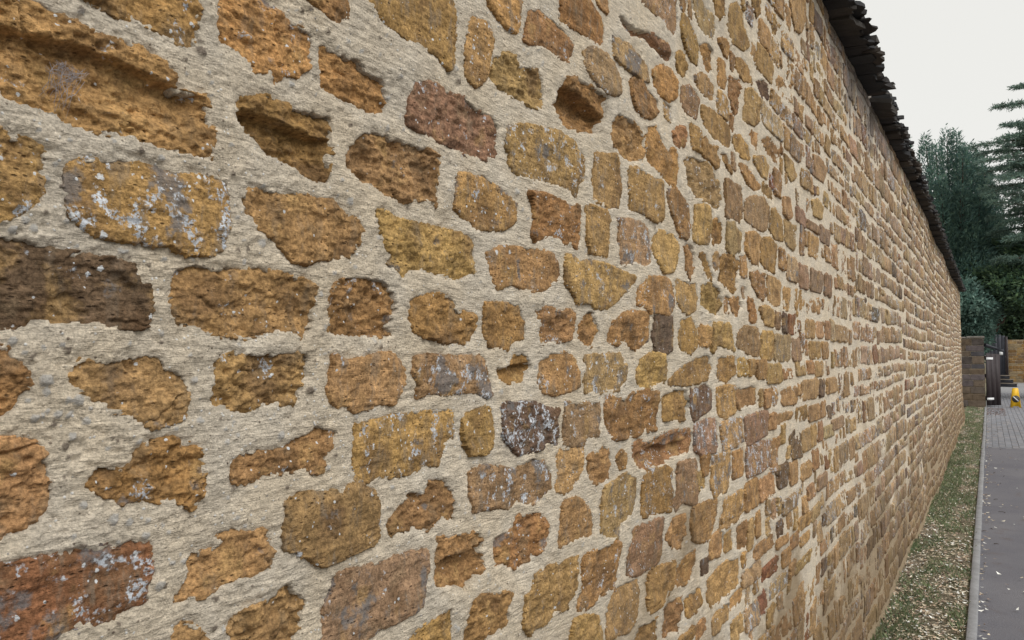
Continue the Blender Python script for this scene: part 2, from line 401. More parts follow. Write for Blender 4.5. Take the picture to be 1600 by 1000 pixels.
# ------------------------------------------------------------------ the stones of the long wall, traced one by one where they are large
WALL_END, WALL_H = 22.6, 3.17
TR = """
g1h -80,-30 20,-8 70,2 90,20 125,40 165,55 200,65 235,80 260,95 268,105 280,140 300,145 325,150 330,180 335,200 335,235 333,250 285,243 250,228 200,212 160,210 125,200 90,180 60,170 35,165 15,150 0,140 -80,110
o1s 120,-25 320,-25 320,15 318,45 315,65 308,85 290,75 270,55 230,38 195,25 165,12 140,0
o1s 348,-20 345,40 340,65 365,75 390,95 398,110 430,115 435,130 450,115 470,120 488,105 492,60 478,45 465,35 440,15 420,0 415,-20
b0s 478,-10 490,5 510,20 520,35 535,40 545,25 548,-15
o1f 560,-10 585,10 600,35 640,65 670,80 690,95 703,110 712,95 715,50 710,0 705,-20
o1f 740,22 768,40 772,70 765,120 745,138 728,120 730,70 733,40
b0e 500,65 525,78 545,90 560,88 575,108 600,120 605,150 610,178 600,183 580,178 545,160 520,148 506,135 503,105
b0h 395,143 425,147 450,160 475,170 500,175 524,178 524,210 518,250 516,285 500,290 480,282 470,270 455,258 425,250 408,232 385,210 368,180 375,155
p1s 650,130 680,130 700,142 725,150 745,165 775,180 783,200 780,245 765,250 735,240 705,228 680,215 660,205 640,195 640,160
g0e 572,203 595,207 640,220 660,228 690,240 692,270 690,322 672,312 655,312 640,318 620,310 600,300 575,288 555,275 545,265 543,240 560,215
o3f 112,262 118,250 150,245 210,250 260,265 285,272 300,272 350,275 357,310 358,360 350,392 330,398 300,395 278,392 272,380 240,382 200,372 170,368 140,358 118,340 110,310
o1s -60,200 -10,200 30,207 60,215 78,230 80,270 76,310 65,325 40,330 0,345 -60,350
d1s -70,360 0,365 40,372 110,385 150,400 200,408 215,412 225,438 243,450 243,490 235,512 195,515 165,508 110,510 75,505 40,515 -70,515
o1s 270,418 300,412 350,418 400,418 440,425 480,435 498,445 500,470 497,500 480,535 465,530 455,520 432,525 415,525 385,530 345,525 320,515 280,512 268,490 272,450
o0s 378,308 395,293 430,297 470,303 520,312 535,325 545,338 570,345 575,360 565,380 552,400 530,405 500,405 480,412 460,410 450,395 435,378 415,360 400,350 385,330
o0s 590,325 605,328 625,340 640,345 680,352 710,360 740,365 750,380 750,425 742,432 720,440 695,432 675,422 650,425 640,436 628,425 612,412 625,398 607,385 598,360
b1e 517,450 540,435 560,428 590,433 615,440 627,460 625,490 612,510 622,520 615,530 590,530 560,530 530,528 518,520 520,490
b0s 648,465 670,458 700,458 718,468 722,482 740,490 752,490 755,515 745,535 730,540 715,535 705,538 690,530 672,525 655,518 647,500
o0f 765,473 790,473 815,475 820,495 827,505 825,530 808,535 803,547 790,545 775,542 765,525
b0e -60,535 0,538 25,545 30,560 50,580 60,595 55,615 30,640 25,652 5,660 -60,660
g1s 135,560 165,565 190,562 210,555 240,552 260,555 270,570 295,590 300,615 297,655 275,662 245,670 230,660 215,652 190,645 165,630 140,615 115,605 120,580
y1e 338,565 350,553 385,550 420,550 450,548 490,553 490,580 478,608 475,630 460,637 440,632 420,635 408,640 400,655 380,650 360,640 338,635 335,610 345,590
o1f 525,555 545,565 570,562 590,555 620,552 635,570 640,595 630,615 620,632 600,630 580,640 560,643 545,635 525,633 516,610 518,595 525,575
p3f 655,560 680,555 720,558 765,557 770,590 775,615 770,622 755,615 745,612 720,615 700,618 690,612 670,618 660,622 663,600 653,585
o0s -60,690 0,685 45,685 75,690 80,715 90,745 95,770 92,805 80,820 65,830 50,840 25,842 0,850 -60,860
b1e 147,745 160,725 185,730 205,735 220,718 230,695 250,688 270,683 290,690 315,700 327,725 325,760 318,785 303,797 290,787 275,782 245,787 215,783 190,788 175,775 150,768
b1e 370,730 372,710 400,707 430,703 455,690 475,680 505,668 530,672 535,680 525,700 515,715 515,735 500,740 480,732 460,740 440,745 415,750 385,757 368,755
o2f 560,665 580,660 610,650 640,648 670,645 710,640 718,645 718,680 705,700 695,728 685,730 670,725 662,740 640,745 600,748 575,755 560,755 558,710
o1f 733,650 750,642 770,632 775,640 777,675 770,700 762,710 740,712 733,700 730,670
r3f -80,900 0,890 40,880 75,875 120,868 170,855 225,845 240,850 242,900 240,940 230,950 210,962 180,970 150,977 115,985 95,1000 60,1020 -80,1040
o0s 298,865 310,862 330,865 345,855 350,848 335,838 350,830 370,825 390,835 400,832 420,828 430,840 430,880 420,895 400,905 370,912 340,925 315,938 275,948 278,930 295,905 298,885
g1f 452,785 475,773 510,770 525,765 540,775 550,760 570,756 590,768 600,785 598,825 600,840 590,850 565,862 545,870 530,878 505,885 490,877 475,870 465,860 450,860 447,840 448,815
b0e 612,825 620,805 635,790 650,770 672,772 675,755 690,748 705,752 718,770 720,815 710,820 700,810 685,825 670,832 650,828 635,832 620,840
p2f 738,740 760,728 790,730 810,735 835,715 855,720 865,740 865,765 850,780 845,790 830,790 815,788 800,795 780,795 745,800 740,780
p1f 530,895 560,890 600,880 625,870 650,865 675,860 675,885 670,905 665,925 662,945 645,960 620,975 600,980 580,1000 570,1025 505,1025 512,985 512,950 525,920
b0h 690,842 715,840 750,833 764,838 762,865 767,890 755,905 745,915 740,930 728,923 710,922 695,925 683,905 688,880 690,860
g0e 372,960 400,950 430,932 445,913 470,922 487,937 475,985 465,1025 350,1025 365,1000 360,985
b0s 275,985 290,973 315,980 323,1000 322,1025 270,1025
o0s 655,985 670,975 685,970 700,960 710,945 714,960 712,985 708,1020 625,1020
o0e 755,930 780,928 800,925 808,922 805,940 798,955 798,975 785,990 770,1000 740,1020 733,1000 740,965 748,940
b1e 782,840 800,836 812,825 815,805 830,805 845,800 855,808 862,825 862,850 848,865 835,868 828,885 810,890 795,885 782,893 780,865
o0f 880,790 895,780 905,782 920,795 925,805 930,835 925,840 905,843 890,848 878,860 875,850 878,815
g0s 852,895 860,888 880,880 905,870 905,900 903,920 893,935 890,950 872,957 855,975 838,980 830,990 822,980 822,935 835,915 838,895
o1s 915,872 930,865 945,855 960,848 970,850 973,870 968,890 965,920 950,925 935,935 920,948 905,953 905,935 912,915 912,885
k2f 940,785 945,765 965,755 980,740 996,748 996,780 990,800 972,820 968,838 950,840 940,830
p2f 990,850 992,830 1000,825 1025,815 1037,812 1035,840 1030,875 1018,885 1000,895 985,898 983,880
g1f 960,935 970,920 985,912 997,905 998,940 995,965 980,985 965,990 950,1000 948,1015 950,960
o0s 1015,900 1020,890 1035,888 1048,883 1055,880 1053,905 1045,925 1030,945 1015,955 1010,945 1012,920
o0s 900,970 920,965 935,965 940,980 938,1020 893,1020
b0e 1040,948 1055,940 1067,935 1063,960 1060,985 1048,990 1035,995 1037,970
b0e 1000,980 1015,975 1025,965 1022,990 1020,1020 985,1020
o1f 768,395 790,385 830,388 860,395 872,410 875,430 865,443 850,455 832,455 815,448 800,443 785,453 778,440 772,420
o2f 882,400 895,403 905,415 920,410 950,418 975,428 990,435 985,448 970,460 955,475 945,481 930,478 918,470 900,472 890,455 880,440
o1f 997,448 1010,435 1040,438 1046,450 1045,480 1040,490 1025,485 1010,485 1005,475 992,472 993,455
o1f 1052,437 1070,445 1085,445 1087,465 1085,482 1072,488 1060,480 1053,465
g1e 838,485 860,480 875,490 888,485 897,488 897,510 893,528 870,535 850,538 848,520 848,500
b0e 915,490 930,482 930,500 936,515 932,530 925,542 912,538 906,530 907,510
o1s 957,508 975,492 988,490 1005,492 1010,510 1008,535 998,548 985,540 978,530 965,538 953,530 955,515
d0f 1018,497 1045,498 1048,515 1047,545 1035,549 1020,545 1015,525
b0h 785,577 805,570 812,553 830,553 838,570 835,582 828,595 820,600 795,600 787,590
o2f 850,565 862,555 885,550 900,560 905,585 905,600 893,610 875,616 855,612 848,600
k2f 915,560 945,557 970,556 980,575 976,600 968,608 950,610 935,613 915,610 912,595 920,575
o0s 1000,565 1015,555 1035,557 1040,570 1035,595 1020,603 1000,604 993,590
b1f 1043,598 1060,582 1075,570 1090,562 1110,557 1115,575 1110,590 1095,595 1070,598
d3s 793,632 820,630 850,632 865,640 877,640 877,680 875,698 865,690 855,690 850,700 830,708 812,710 800,695 790,680 790,650
p2f 888,630 915,632 937,628 937,655 933,680 915,682 912,693 900,695 882,695 883,665
b1s 948,622 965,622 975,628 990,615 1010,613 1027,615 1027,645 1025,670 1010,670 995,680 975,682 958,685 948,675 944,650
o0e 1035,620 1055,612 1073,610 1076,630 1073,652 1055,655 1035,652
y1f 873,705 890,702 911,702 910,725 903,750 893,762 882,770 872,765 875,740
b0s 920,715 935,708 940,698 950,705 954,725 952,745 945,752 930,757 922,750 918,735
b0s 963,718 972,706 978,718 979,729 968,730
b1h 992,695 1000,690 1015,695 1030,682 1055,675 1078,673 1083,680 1080,705 1065,712 1045,720 1035,725 1015,735 997,730 992,712
b2f 1008,750 1020,738 1040,733 1048,735 1048,770 1045,795 1030,797 1022,805 1005,805 1006,780
p1f 1060,728 1075,724 1090,722 1090,755 1088,783 1078,785 1065,780 1055,795 1052,790 1058,765
o1f 758,-20 765,10 780,30 790,42 805,53 812,40 815,0 815,-20
b1f 826,18 835,15 855,30 870,40 880,55 892,70 892,90 885,100 870,88 850,75 830,68 818,62 822,40
b0f 868,-20 872,20 870,35 885,40 900,50 915,62 928,73 938,70 940,45 935,28 920,12 905,-5 895,-20
b0f 918,-15 932,8 945,20 948,-15
g0e 775,90 790,82 805,88 812,105 835,108 845,120 848,150 845,170 835,170 815,158 790,142 772,128 770,110
b0H 883,120 900,125 920,138 943,150 943,175 938,205 935,213 910,212 885,205 868,180 863,165 870,150 875,135
k1f 905,85 918,78 940,90 955,105 962,125 960,147 945,147 925,130 915,115 908,100
k2f 955,62 970,65 985,75 1000,95 1010,108 1012,125 1000,122 985,112 970,100 955,85
b0s 980,130 990,125 1010,140 1025,158 1027,172 1015,183 1000,178 988,165 982,148
p1h 963,22 975,35 990,45 1005,50 1025,60 1040,72 1048,90 1045,98 1030,88 1015,72 1000,60 985,55 970,42
o0s 1020,112 1035,105 1050,115 1058,130 1058,148 1045,155 1030,145 1022,130
k2f 990,-20 1000,5 1010,12 1025,25 1045,50 1052,58 1056,35 1055,0 1050,-20
b0e 1055,85 1065,82 1075,105 1070,117 1060,108
o1f 1065,25 1075,30 1085,50 1092,70 1090,97 1080,90 1070,70 1063,50
k1f 1085,0 1095,-5 1105,15 1120,28 1122,45 1115,58 1105,52 1095,40 1090,22
b0s 1115,-12 1122,15 1127,27 1137,20 1138,-12
o0f 1145,10 1155,5 1163,20 1165,45 1172,70 1165,75 1150,62 1143,40
b0s 1176,-10 1178,10 1183,25 1190,15 1190,-10
o0f 1228,-10 1232,15 1240,45 1250,50 1258,25 1258,-10
b0e 1097,72 1105,68 1116,80 1113,100 1108,115 1102,100
b0s 1128,62 1138,62 1145,75 1143,88 1135,80
b0s 1157,92 1165,95 1175,112 1177,128 1165,122 1158,108
o0f 1125,95 1137,98 1137,120 1133,138 1123,130
b0e 1143,122 1162,125 1160,150 1155,180 1148,170 1140,150
k1f 1088,122 1097,117 1115,135 1115,155 1105,152 1092,135
p1f 1067,138 1080,137 1092,155 1088,182 1075,175 1068,158
o0f 1097,170 1110,172 1125,185 1140,200 1146,215 1143,230 1130,222 1112,210 1100,192
o0s 1168,142 1178,140 1188,155 1188,185 1180,195 1166,185
d0e 1185,128 1195,125 1204,138 1203,152 1192,150
b0e 1213,122 1225,120 1236,135 1238,160 1228,155 1216,138
b0s 1010,200 1022,200 1030,225 1038,245 1047,233 1053,245 1053,275 1051,293 1040,285 1025,265 1008,255 1005,235
b0e 950,195 960,180 980,190 990,195 1002,215 1003,250 985,255 970,245 960,232 950,215
b0e 1048,210 1055,202 1070,203 1072,220 1062,228 1050,226
b0s 1094,225 1103,217 1108,230 1122,232 1120,255 1115,260 1105,248 1094,240
k1e 1065,250 1080,248 1100,255 1112,275 1122,290 1125,310 1122,325 1110,322 1095,312 1080,305 1070,285
p0f 1132,283 1140,285 1150,290 1158,295 1161,320 1160,340 1155,345 1145,338 1133,338
p0f 1166,315 1180,308 1195,312 1201,330 1200,355 1195,360 1180,352 1165,340
o0f 1082,325 1095,322 1105,328 1107,355 1105,378 1090,378 1080,372
b1f 1040,302 1050,298 1060,310 1070,330 1072,355 1070,370 1060,365 1052,345 1042,320
b0e 1110,348 1120,343 1126,355 1127,380 1112,380
k0f 1135,350 1148,350 1152,362 1160,365 1157,390 1145,395 1136,388
b0s 1158,258 1170,262 1180,278 1188,293 1183,298 1170,285
o0f 1150,215 1160,213 1172,230 1174,247 1163,243 1153,230
b0s 1128,238 1137,243 1147,268 1138,262
b0e 1193,218 1205,215 1217,235 1216,256 1205,245
o1f 1180,248 1195,247 1203,262 1200,278 1190,270
o0f 1225,243 1237,255 1243,275 1235,282 1228,265
o0f 1268,243 1280,247 1290,265 1285,285 1270,275
o0f 1224,310 1235,312 1237,335 1230,341 1224,330
o0f 1205,330 1212,328 1222,345 1222,375 1212,372 1203,355
p0f 1242,325 1255,332 1260,345 1258,355 1243,342
o0f 1265,315 1275,312 1284,325 1282,342 1268,335
o0f 1167,368 1180,365 1190,372 1189,413 1175,408 1166,390
o0f 1193,375 1205,373 1213,385 1213,425 1200,418 1192,405
y0f 1018,370 1030,363 1050,370 1057,385 1056,405 1050,420 1035,423 1025,405 1018,395
k2f 962,345 975,345 1000,352 1010,362 1012,390 1014,410 1005,418 990,410 970,412 965,380
o1f 912,325 925,325 945,330 951,345 948,370 947,398 935,395 920,392 915,370 915,350
b1s 827,303 845,303 865,310 885,320 903,322 904,350 905,385 898,390 890,378 880,382 868,372 850,370 838,378 832,365 835,345 833,320
o1f 977,265 990,265 1010,280 1030,285 1034,310 1033,340 1025,345 1010,338 1000,330 982,325 980,295
g1f 925,240 945,245 960,245 967,270 968,300 965,322 955,325 940,318 925,312 922,290 923,265
o2f 795,200 815,195 840,200 870,207 890,220 900,235 910,250 911,288 903,290 900,310 890,300 870,290 850,285 830,280 810,270 800,255 802,240 795,230
o2f 718,272 735,268 760,275 770,280 790,295 805,310 813,320 812,345 800,357 780,360 765,358 750,358 740,345 725,335 716,320 718,295
b0s 1067,385 1080,385 1083,425 1075,435 1070,420
b0s 1092,400 1100,398 1112,435 1105,433
b0e 1125,402 1140,400 1155,408 1155,425 1150,450 1145,457 1135,445 1123,435 1125,420
b1s 1172,430 1185,427 1198,430 1200,455 1195,468 1185,462 1175,445
o0f 1203,433 1215,437 1221,445 1219,473 1212,478 1203,468
g0e 1095,448 1110,445 1125,455 1128,475 1123,493 1110,488 1095,475
b0e 1142,470 1155,465 1158,480 1153,494 1145,485
b0s 1169,467 1178,480 1182,503 1173,500
o0s 1187,483 1200,480 1208,490 1207,508 1195,503
b0s 1241,452 1250,455 1258,470 1255,485 1247,493 1242,470
o1f 1062,503 1080,500 1086,515 1086,540 1080,550 1065,545 1058,530
o0s 1116,508 1140,508 1145,530 1147,547 1135,540 1123,535 1118,548 1114,545
p0f 1153,525 1165,512 1185,515 1187,540 1187,556 1170,550 1152,540
o0s 1125,560 1148,560 1149,578 1135,595 1124,590
d3f 1081,612 1095,610 1105,602 1115,612 1115,635 1100,645 1085,655 1080,640
o1f 1123,610 1140,605 1150,607 1151,640 1135,652 1125,645
p3f 1087,668 1105,660 1120,657 1122,680 1120,702 1100,708 1088,700
o3f 1128,665 1145,657 1162,655 1163,685 1150,695 1130,700
p2f 1167,655 1185,648 1199,645 1198,675 1185,685 1168,694
o3f 1115,718 1138,707 1140,735 1135,765 1115,775 1112,760
o2f 1144,710 1162,703 1163,738 1145,746
p3f 1167,705 1190,692 1205,690 1204,725 1190,735 1168,743
d1s 1233,685 1240,672 1251,680 1250,712 1238,715
o0s 1050,815 1068,808 1066,835 1062,858 1050,853 1042,840
o0f 1080,800 1090,792 1120,782 1118,810 1110,840 1095,845 1082,840 1078,820
o0s 1110,845 1122,835 1133,832 1131,860 1118,868 1110,870
o0e 1060,890 1070,875 1087,862 1087,880 1080,905 1065,912 1057,915
o0s 1108,910 1125,893 1140,880 1155,875 1156,910 1140,925 1125,940 1110,947 1105,935
"""
# smaller ones further along: code, x0 y0 x1 y1
TRR = """
b0s 1192 288 1205 310;k0f 1225 345 1245 390;p0f 1260 345 1278 365;p0f 1280 352 1296 385;o0s 1225 450 1236 485;r0f 1233 493 1245 522;o0s 1093 512 1110 538;
o0f 1190 520 1208 560;k0f 1211 525 1236 563;p0f 1239 530 1249 562;p0f 1248 412 1263 452;p0f 1266 420 1284 458;p0f 1287 427 1300 465;k1f 1231 400 1246 440;b0s 1265 462 1283 490;
o1s 1153 562 1170 585;o0f 1172 565 1181 585;b0f 1183 565 1197 590;o0f 1200 570 1222 597;b0s 1224 578 1237 590;o0f 1242 563 1257 585;b0s 1259 565 1271 583;o0f 1273 565 1284 588;
o1f 1259 500 1273 528;o0f 1276 503 1286 528;b0f 1290 502 1298 530;o0f 1265 535 1281 560;b0f 1283 535 1294 560;b0e 1154 605 1183 637;b0s 1195 610 1208 635;b0s 1222 605 1242 632;
o0f 1249 593 1276 625;d0f 1279 592 1288 620;o0f 1291 590 1308 615;o0s 1200 648 1212 670;g0s 1214 645 1235 665;b0s 1240 635 1260 660;o0f 1263 632 1280 658;b1f 1282 626 1290 652;
b0f 1100 712 1110 740;g0s 1091 737 1103 765;b0s 1206 685 1218 702;o0f 1253 670 1265 705;o0f 1267 663 1275 697;b0f 1278 658 1286 690;k1f 1288 663 1300 685;p0f 1298 650 1320 672;
o0e 1187 740 1211 782;d2f 1215 725 1230 762;o0f 1233 720 1246 758;o0s 1249 720 1265 750;b0f 1268 700 1279 735;b0f 1163 750 1185 797;o2f 1130 768 1161 815;p2f 1220 772 1243 802;
b0f 1258 755 1270 780;p0f 1275 738 1290 766;o0s 1125 795 1157 828;o0f 1135 830 1146 860;d0s 1098 872 1109 900;b0s 1155 815 1167 860;o0f 1169 812 1177 858;o0f 1181 800 1190 838;
o0s 1072 920 1095 962;o0s 1142 920 1161 950;o0s 1110 948 1138 985;o0s 1143 960 1160 1000;k2f 1164 940 1182 985;r0e 1184 920 1198 960;k0s 1162 878 1188 915;b0s 1180 840 1207 868;
r0s 1191 872 1214 908;k3f 1203 896 1228 935;b0f 1231 876 1241 902;g0e 1243 862 1270 890;o0f 1221 856 1232 885;b0s 1196 945 1210 980;b0s 1086 970 1098 998;b0s 1060 986 1082 1012;
o1f 1303 740 1313 770;k1f 1276 815 1284 850;d1f 1282 866 1292 900;b0f 1245 800 1262 830;o0f 1265 785 1280 815;b0e 1212 835 1228 855;b0f 1232 832 1244 856;o0f 1248 830 1262 852
"""
PAL = {'o': (0.355, 0.206, 0.074), 'b': (0.295, 0.162, 0.060), 'd': (0.125, 0.080, 0.050), 'p': (0.265, 0.158, 0.085),
       'g': (0.320, 0.190, 0.072), 'r': (0.215, 0.088, 0.042), 'k': (0.335, 0.215, 0.100), 'y': (0.375, 0.228, 0.086)}
rnd = random.Random(4)
stones = []          # dict: poly (t,z), bbox, code
def add_stone(poly, code):
    poly = np.asarray(poly, float)
    s = dict(poly=poly, b=(poly[:, 0].min(), poly[:, 0].max(), poly[:, 1].min(), poly[:, 1].max()), code=code, g=-0.0010)
    stones.append(s); return s
for ln in TR.strip().splitlines():
    p = ln.split(); pts = [on_wall(*map(float, q.split(','))) for q in p[1:]]
    add_stone(chaikin(pts) if np.mean([q[0] for q in pts]) < 0.95 else pts, p[0])
for ent in TRR.replace('\n', '').split(';'):
    p = ent.split()
    if len(p) < 5: continue
    x0, y0, x1, y1 = map(float, p[1:])
    xc, yc = (x0+x1)/2, (y0+y1)/2
    sl = (555-yc)/(1545-xc)                  # courses run to the vanishing point
    hh = max((y1-y0)-abs(sl)*(x1-x0)*0.8, (y1-y0)*0.5)/2
    pts = []
    for fx, fy in ((0, -.8), (.12, -1), (.5, -.95+.15*rnd.random()), (.9, -1), (1, -.7), (.98, 0), (1, .75), (.85, 1), (.5, .9+.1*rnd.random()), (.1, 1), (0, .7), (.04, 0)):
        px = x0+(x1-x0)*fx
        pts.append(on_wall(px, yc+sl*(px-xc)+hh*fy))
    add_stone(pts, p[0])
n_traced = len(stones)
for s in stones: s['g'] = -0.0018+0.0062*min(max((s['b'][0]-0.7)/1.0, 0), 1)

# coursed rubble over the rest of the wall
RES = 0.004; RT0, RT1 = -2.3, 23.0
occ = np.zeros((int((RT1-RT0)/RES)+2, int((WALL_H+0.1)/RES)+2), bool)
def cells(b, m):
    return (slice(max(0, int((b[0]-m-RT0)/RES)), max(0, int((b[1]+m-RT0)/RES)+1)), slice(max(0, int((b[2]-m)/RES)), max(0, int((b[3]+m)/RES)+1)))
def stamp(poly, b, m):
    sl = cells(b, m)
    n0, n1 = occ[sl].shape
    if n0 == 0 or n1 == 0: return
    T, Z = np.meshgrid(RT0+(sl[0].start+np.arange(n0))*RES, (sl[1].start+np.arange(n1))*RES, indexing='ij')
    occ[sl] |= poly_sd(T.ravel(), Z.ravel(), poly).reshape(T.shape) < m
for s in stones: stamp(s['poly'], s['b'], 0.008)
def clash(b):
    q = occ[cells(b, 0)]
    return q.size == 0 or bool(q.any())
def blob(t0, t1, z0, z1, simple=False):
    w, h = t1-t0, z1-z0; j = lambda a: rnd.uniform(-a, a)
    pts = [(0, .07), (.05, 0), (.5, 0), (.95, 0), (1, .07), (1, .5), (1, .93), (.95, 1), (.5, 1), (.05, 1), (0, .93), (0, .5)]
    tp = j(.10); sk = j(.06)
    return [(t0+w*(fx+j(.035)+sk*(fy-.5)), z0+h*(fy*(1+tp*(fx-.5))+j(.05))) for fx, fy in pts]
CODES = ['o']*40+['b']*22+['k']*10+['p']*9+['g']*8+['d']*4+['r']*2+['y']*8
CODES_FAR = ['o']*30+['b']*22+['k']*20+['p']*13+['g']*6+['d']*5+['r']*1+['y']*14
def rcode(t=0):
    return rnd.choice(CODES_FAR if t > 1.5 else CODES)+rnd.choice('0011122233')+rnd.choice('fffffsse')
def in_traced_zone(t, z):
    if t < 0.24: return False
    px, py, dep = project((0, t, z))
    return -60 < px < 1045 and -12 < py < 1012
def course_length(ta, tb_):
    z = 0.10-rnd.uniform(0, 0.05)
    while z < WALL_H-0.05:
        ch = rnd.choice([rnd.uniform(0.07, 0.10), rnd.uniform(0.09, 0.13), rnd.uniform(0.12, 0.155)])
        if z+ch > WALL_H: ch = WALL_H-z
        t = ta+rnd.uniform(-0.14, 0.14); te = tb_+rnd.uniform(-0.10, 0.16)
        while t < min(te, WALL_END-0.05):
            wd = min(rnd.choice([rnd.uniform(0.06, 0.12), rnd.uniform(0.11, 0.19), rnd.uniform(0.16, 0.30)]), WALL_END-t)
            gap = rnd.uniform(0.010, 0.028)
            zz = z+0.022*float(perlin(t*0.45, z*1.3, 21))+0.010*float(perlin(t*2.1, z*9, 5))
            h = (ch-rnd.uniform(0.012, 0.030))*rnd.choice([1, 1, 1, 0.92, 0.82])
            cand = [(t, t+wd-gap, zz, zz+h)]
            if t < 7 and wd > 0.15: cand += [(t, t+wd*0.48-gap/2, zz, zz+h), (t+wd*0.52, t+wd-gap, zz, zz+h)]
            if t >= 5 and rnd.random() < 0.10: cand = [(t, t+wd-gap, zz, zz+h*0.42), (t+wd*.1, t+wd-gap, zz+h*0.56, zz+h)]
            full = len(cand) == 3
            for k, bb in enumerate(cand):
                if bb[1]-bb[0] < 0.03: continue
                if in_traced_zone((bb[0]+bb[1])/2, (bb[2]+bb[3])/2): continue
                if clash(bb): continue
                add_stone(blob(*bb), rcode(t)); occ[cells(bb, 0.005)] = True
                if k == 0 and full: break
            t += wd
        z += ch
tcur = -2.0
while tcur < WALL_END:
    ln_ = rnd.uniform(2.0, 4.5); course_length(tcur, min(tcur+ln_, WALL_END)); tcur += ln_
# small packing stones in what gaps are left between x 1045 and the far courses
for wd0, h0, tries in ((0.20, 0.09, 6000), (0.15, 0.085, 8000), (0.12, 0.075, 10000), (0.09, 0.07, 14000), (0.065, 0.055, 16000), (0.045, 0.042, 16000)):
    for _ in range(tries):
        t = 0.9+6.0*rnd.random()**1.5; zc = 0.16+0.099*rnd.randrange(30)+rnd.uniform(-.010, .010)+(0.03*rnd.uniform(-1, 1) if h0 < 0.06 else 0)
        wd, h = wd0*rnd.uniform(.85, 1.15), h0*rnd.uniform(.85, 1.15)
        bb = (t-wd/2, t+wd/2, zc-h/2, zc+h/2)
        if clash(bb): continue
        px, py, dep = project((0, t, zc))
        if not (1030 < px < 1480 and -10 < py < 1010): continue
        add_stone(blob(*bb), rcode(t)); occ[cells(bb, 0.008)] = True

for i, s in enumerate(stones):                # stones set a little wider where the joint is flush
    tm = (s['b'][0]+s['b'][1])/2
    k_ = min(max((tm-0.8)/0.5, 0), 1)*min(max((3.6-tm)/0.8, 0), 1)
    s['g'] += (0.0035 if i < n_traced else 0.0050)*k_

# ------------------------------------------------------------------ wall surface model
def fade_far(t): return sstep(1.6, 3.0, t)
def undulate(t, z):                           # the slow swell both stones and mortar follow
    far_ = sstep(4.5, 11.0, t)
    return 0.010*fbm(t*3.1, z*4.2, 31, 2)+0.012*perlin(t*0.7, z*0.9, 44)+far_*(0.030*perlin(t*0.33, z*0.55, 47)+0.055*np.clip(1-z/1.0, 0, 1)**2)
def mortar_base(t, z):
    warp = 0.25*perlin(t*6, z*7, 51)
    a = undulate(t, z)
    a = a+(0.0046-0.0016*sstep(0.8, 1.6, t))*fbm(t*14, z*22+warp*2, 61, 3)
    ang = 0.35*perlin(t*2.2, z*2.6, 77)       # drift of the brush strokes
    u = t+ang*z*0.4; v = z-ang*t*0.25
    st = fbm(u*24, v*170+warp*4, 71, 3, 0.6)
    a = a+0.0032*st*(0.6+0.6*perlin(t*7, z*9, 91))
    a = a+0.0026*fbm(t*110, z*150, 81, 2, 0.7)
    return a
rs = np.random.RandomState(3)

# mortar grid: fine where it is seen close up, coarse elsewhere
def px_of(t):
    v = np.array([-CAM[0], t, 0.0]); return 800+FPX*(v@RT)/(v@FW)
ts = list(np.arange(-2.05, 0.20, 0.03))
while ts[-1] < WALL_END:
    t = ts[-1]; v = np.array([-CAM[0], t, 0.0]); dep = v@FW
    cap = 0.03 if t < 6 else (0.05 if t < 12 else 0.08)
    ts.append(t+min(cap, 2.8*dep*dep/(FPX*CAM[0])))
ts[-1] = WALL_END
ts = np.array(ts); tq = np.maximum(ts, 0.27)
zlo = np.clip(wall_z(tq, 1030.0), 0.05, WALL_H-0.10); zhi = np.clip(wall_z(tq, -30.0), 0.10, WALL_H-0.04)
NA, NB, NC = 26, 340, 26
rows = [np.linspace(0, 1, NA, endpoint=False)[None]*(zlo[:, None]+0.03)-0.03,
        zlo[:, None]+np.linspace(0, 1, NB, endpoint=False)[None]*(zhi-zlo)[:, None],
        zhi[:, None]+np.linspace(0, 1, NC)[None]*(WALL_H+0.10-zhi)[:, None]]
Zg = np.concatenate(rows, 1); Tg = np.repeat(ts[:, None], Zg.shape[1], 1)
Hm = mortar_base(Tg, Zg)
PE = np.zeros(Tg.shape+(2,))
SD = np.full(Tg.shape, 0.05)
for s in stones:
    b = s['b']
    if b[0] > 5.6: continue
    m = 0.02
    i0, i1 = np.searchsorted(ts, [b[0]-m, b[1]+m])
    if i1-i0 < 1: continue
    sub = (Zg[i0:i1] > b[2]-m) & (Zg[i0:i1] < b[3]+m)
    if not sub.any(): continue
    d = poly_sd(Tg[i0:i1][sub], Zg[i0:i1][sub], s['poly'])-s['g']
    blk = SD[i0:i1]; blk[sub] = np.minimum(blk[sub], d)
rag = 0.0046*fbm(Tg*50, Zg*70, 101, 2)+0.0034*fbm(Tg*190, Zg*240, 111, 2)
sdn = SD+rag
shy = 0.0055*sstep(0.75, 1.3, Tg)                    # further off the joint just meets the stone faces
hole = sstep(0.0005, 0.0050, -sdn-shy)*(1-fade_far(Tg))
lip = np.exp(-(np.maximum(sdn, 0)/0.006)**2)*0.0020*(1-sstep(0.7, 1.2, Tg))
Hm = Hm-lip-hole*0.045
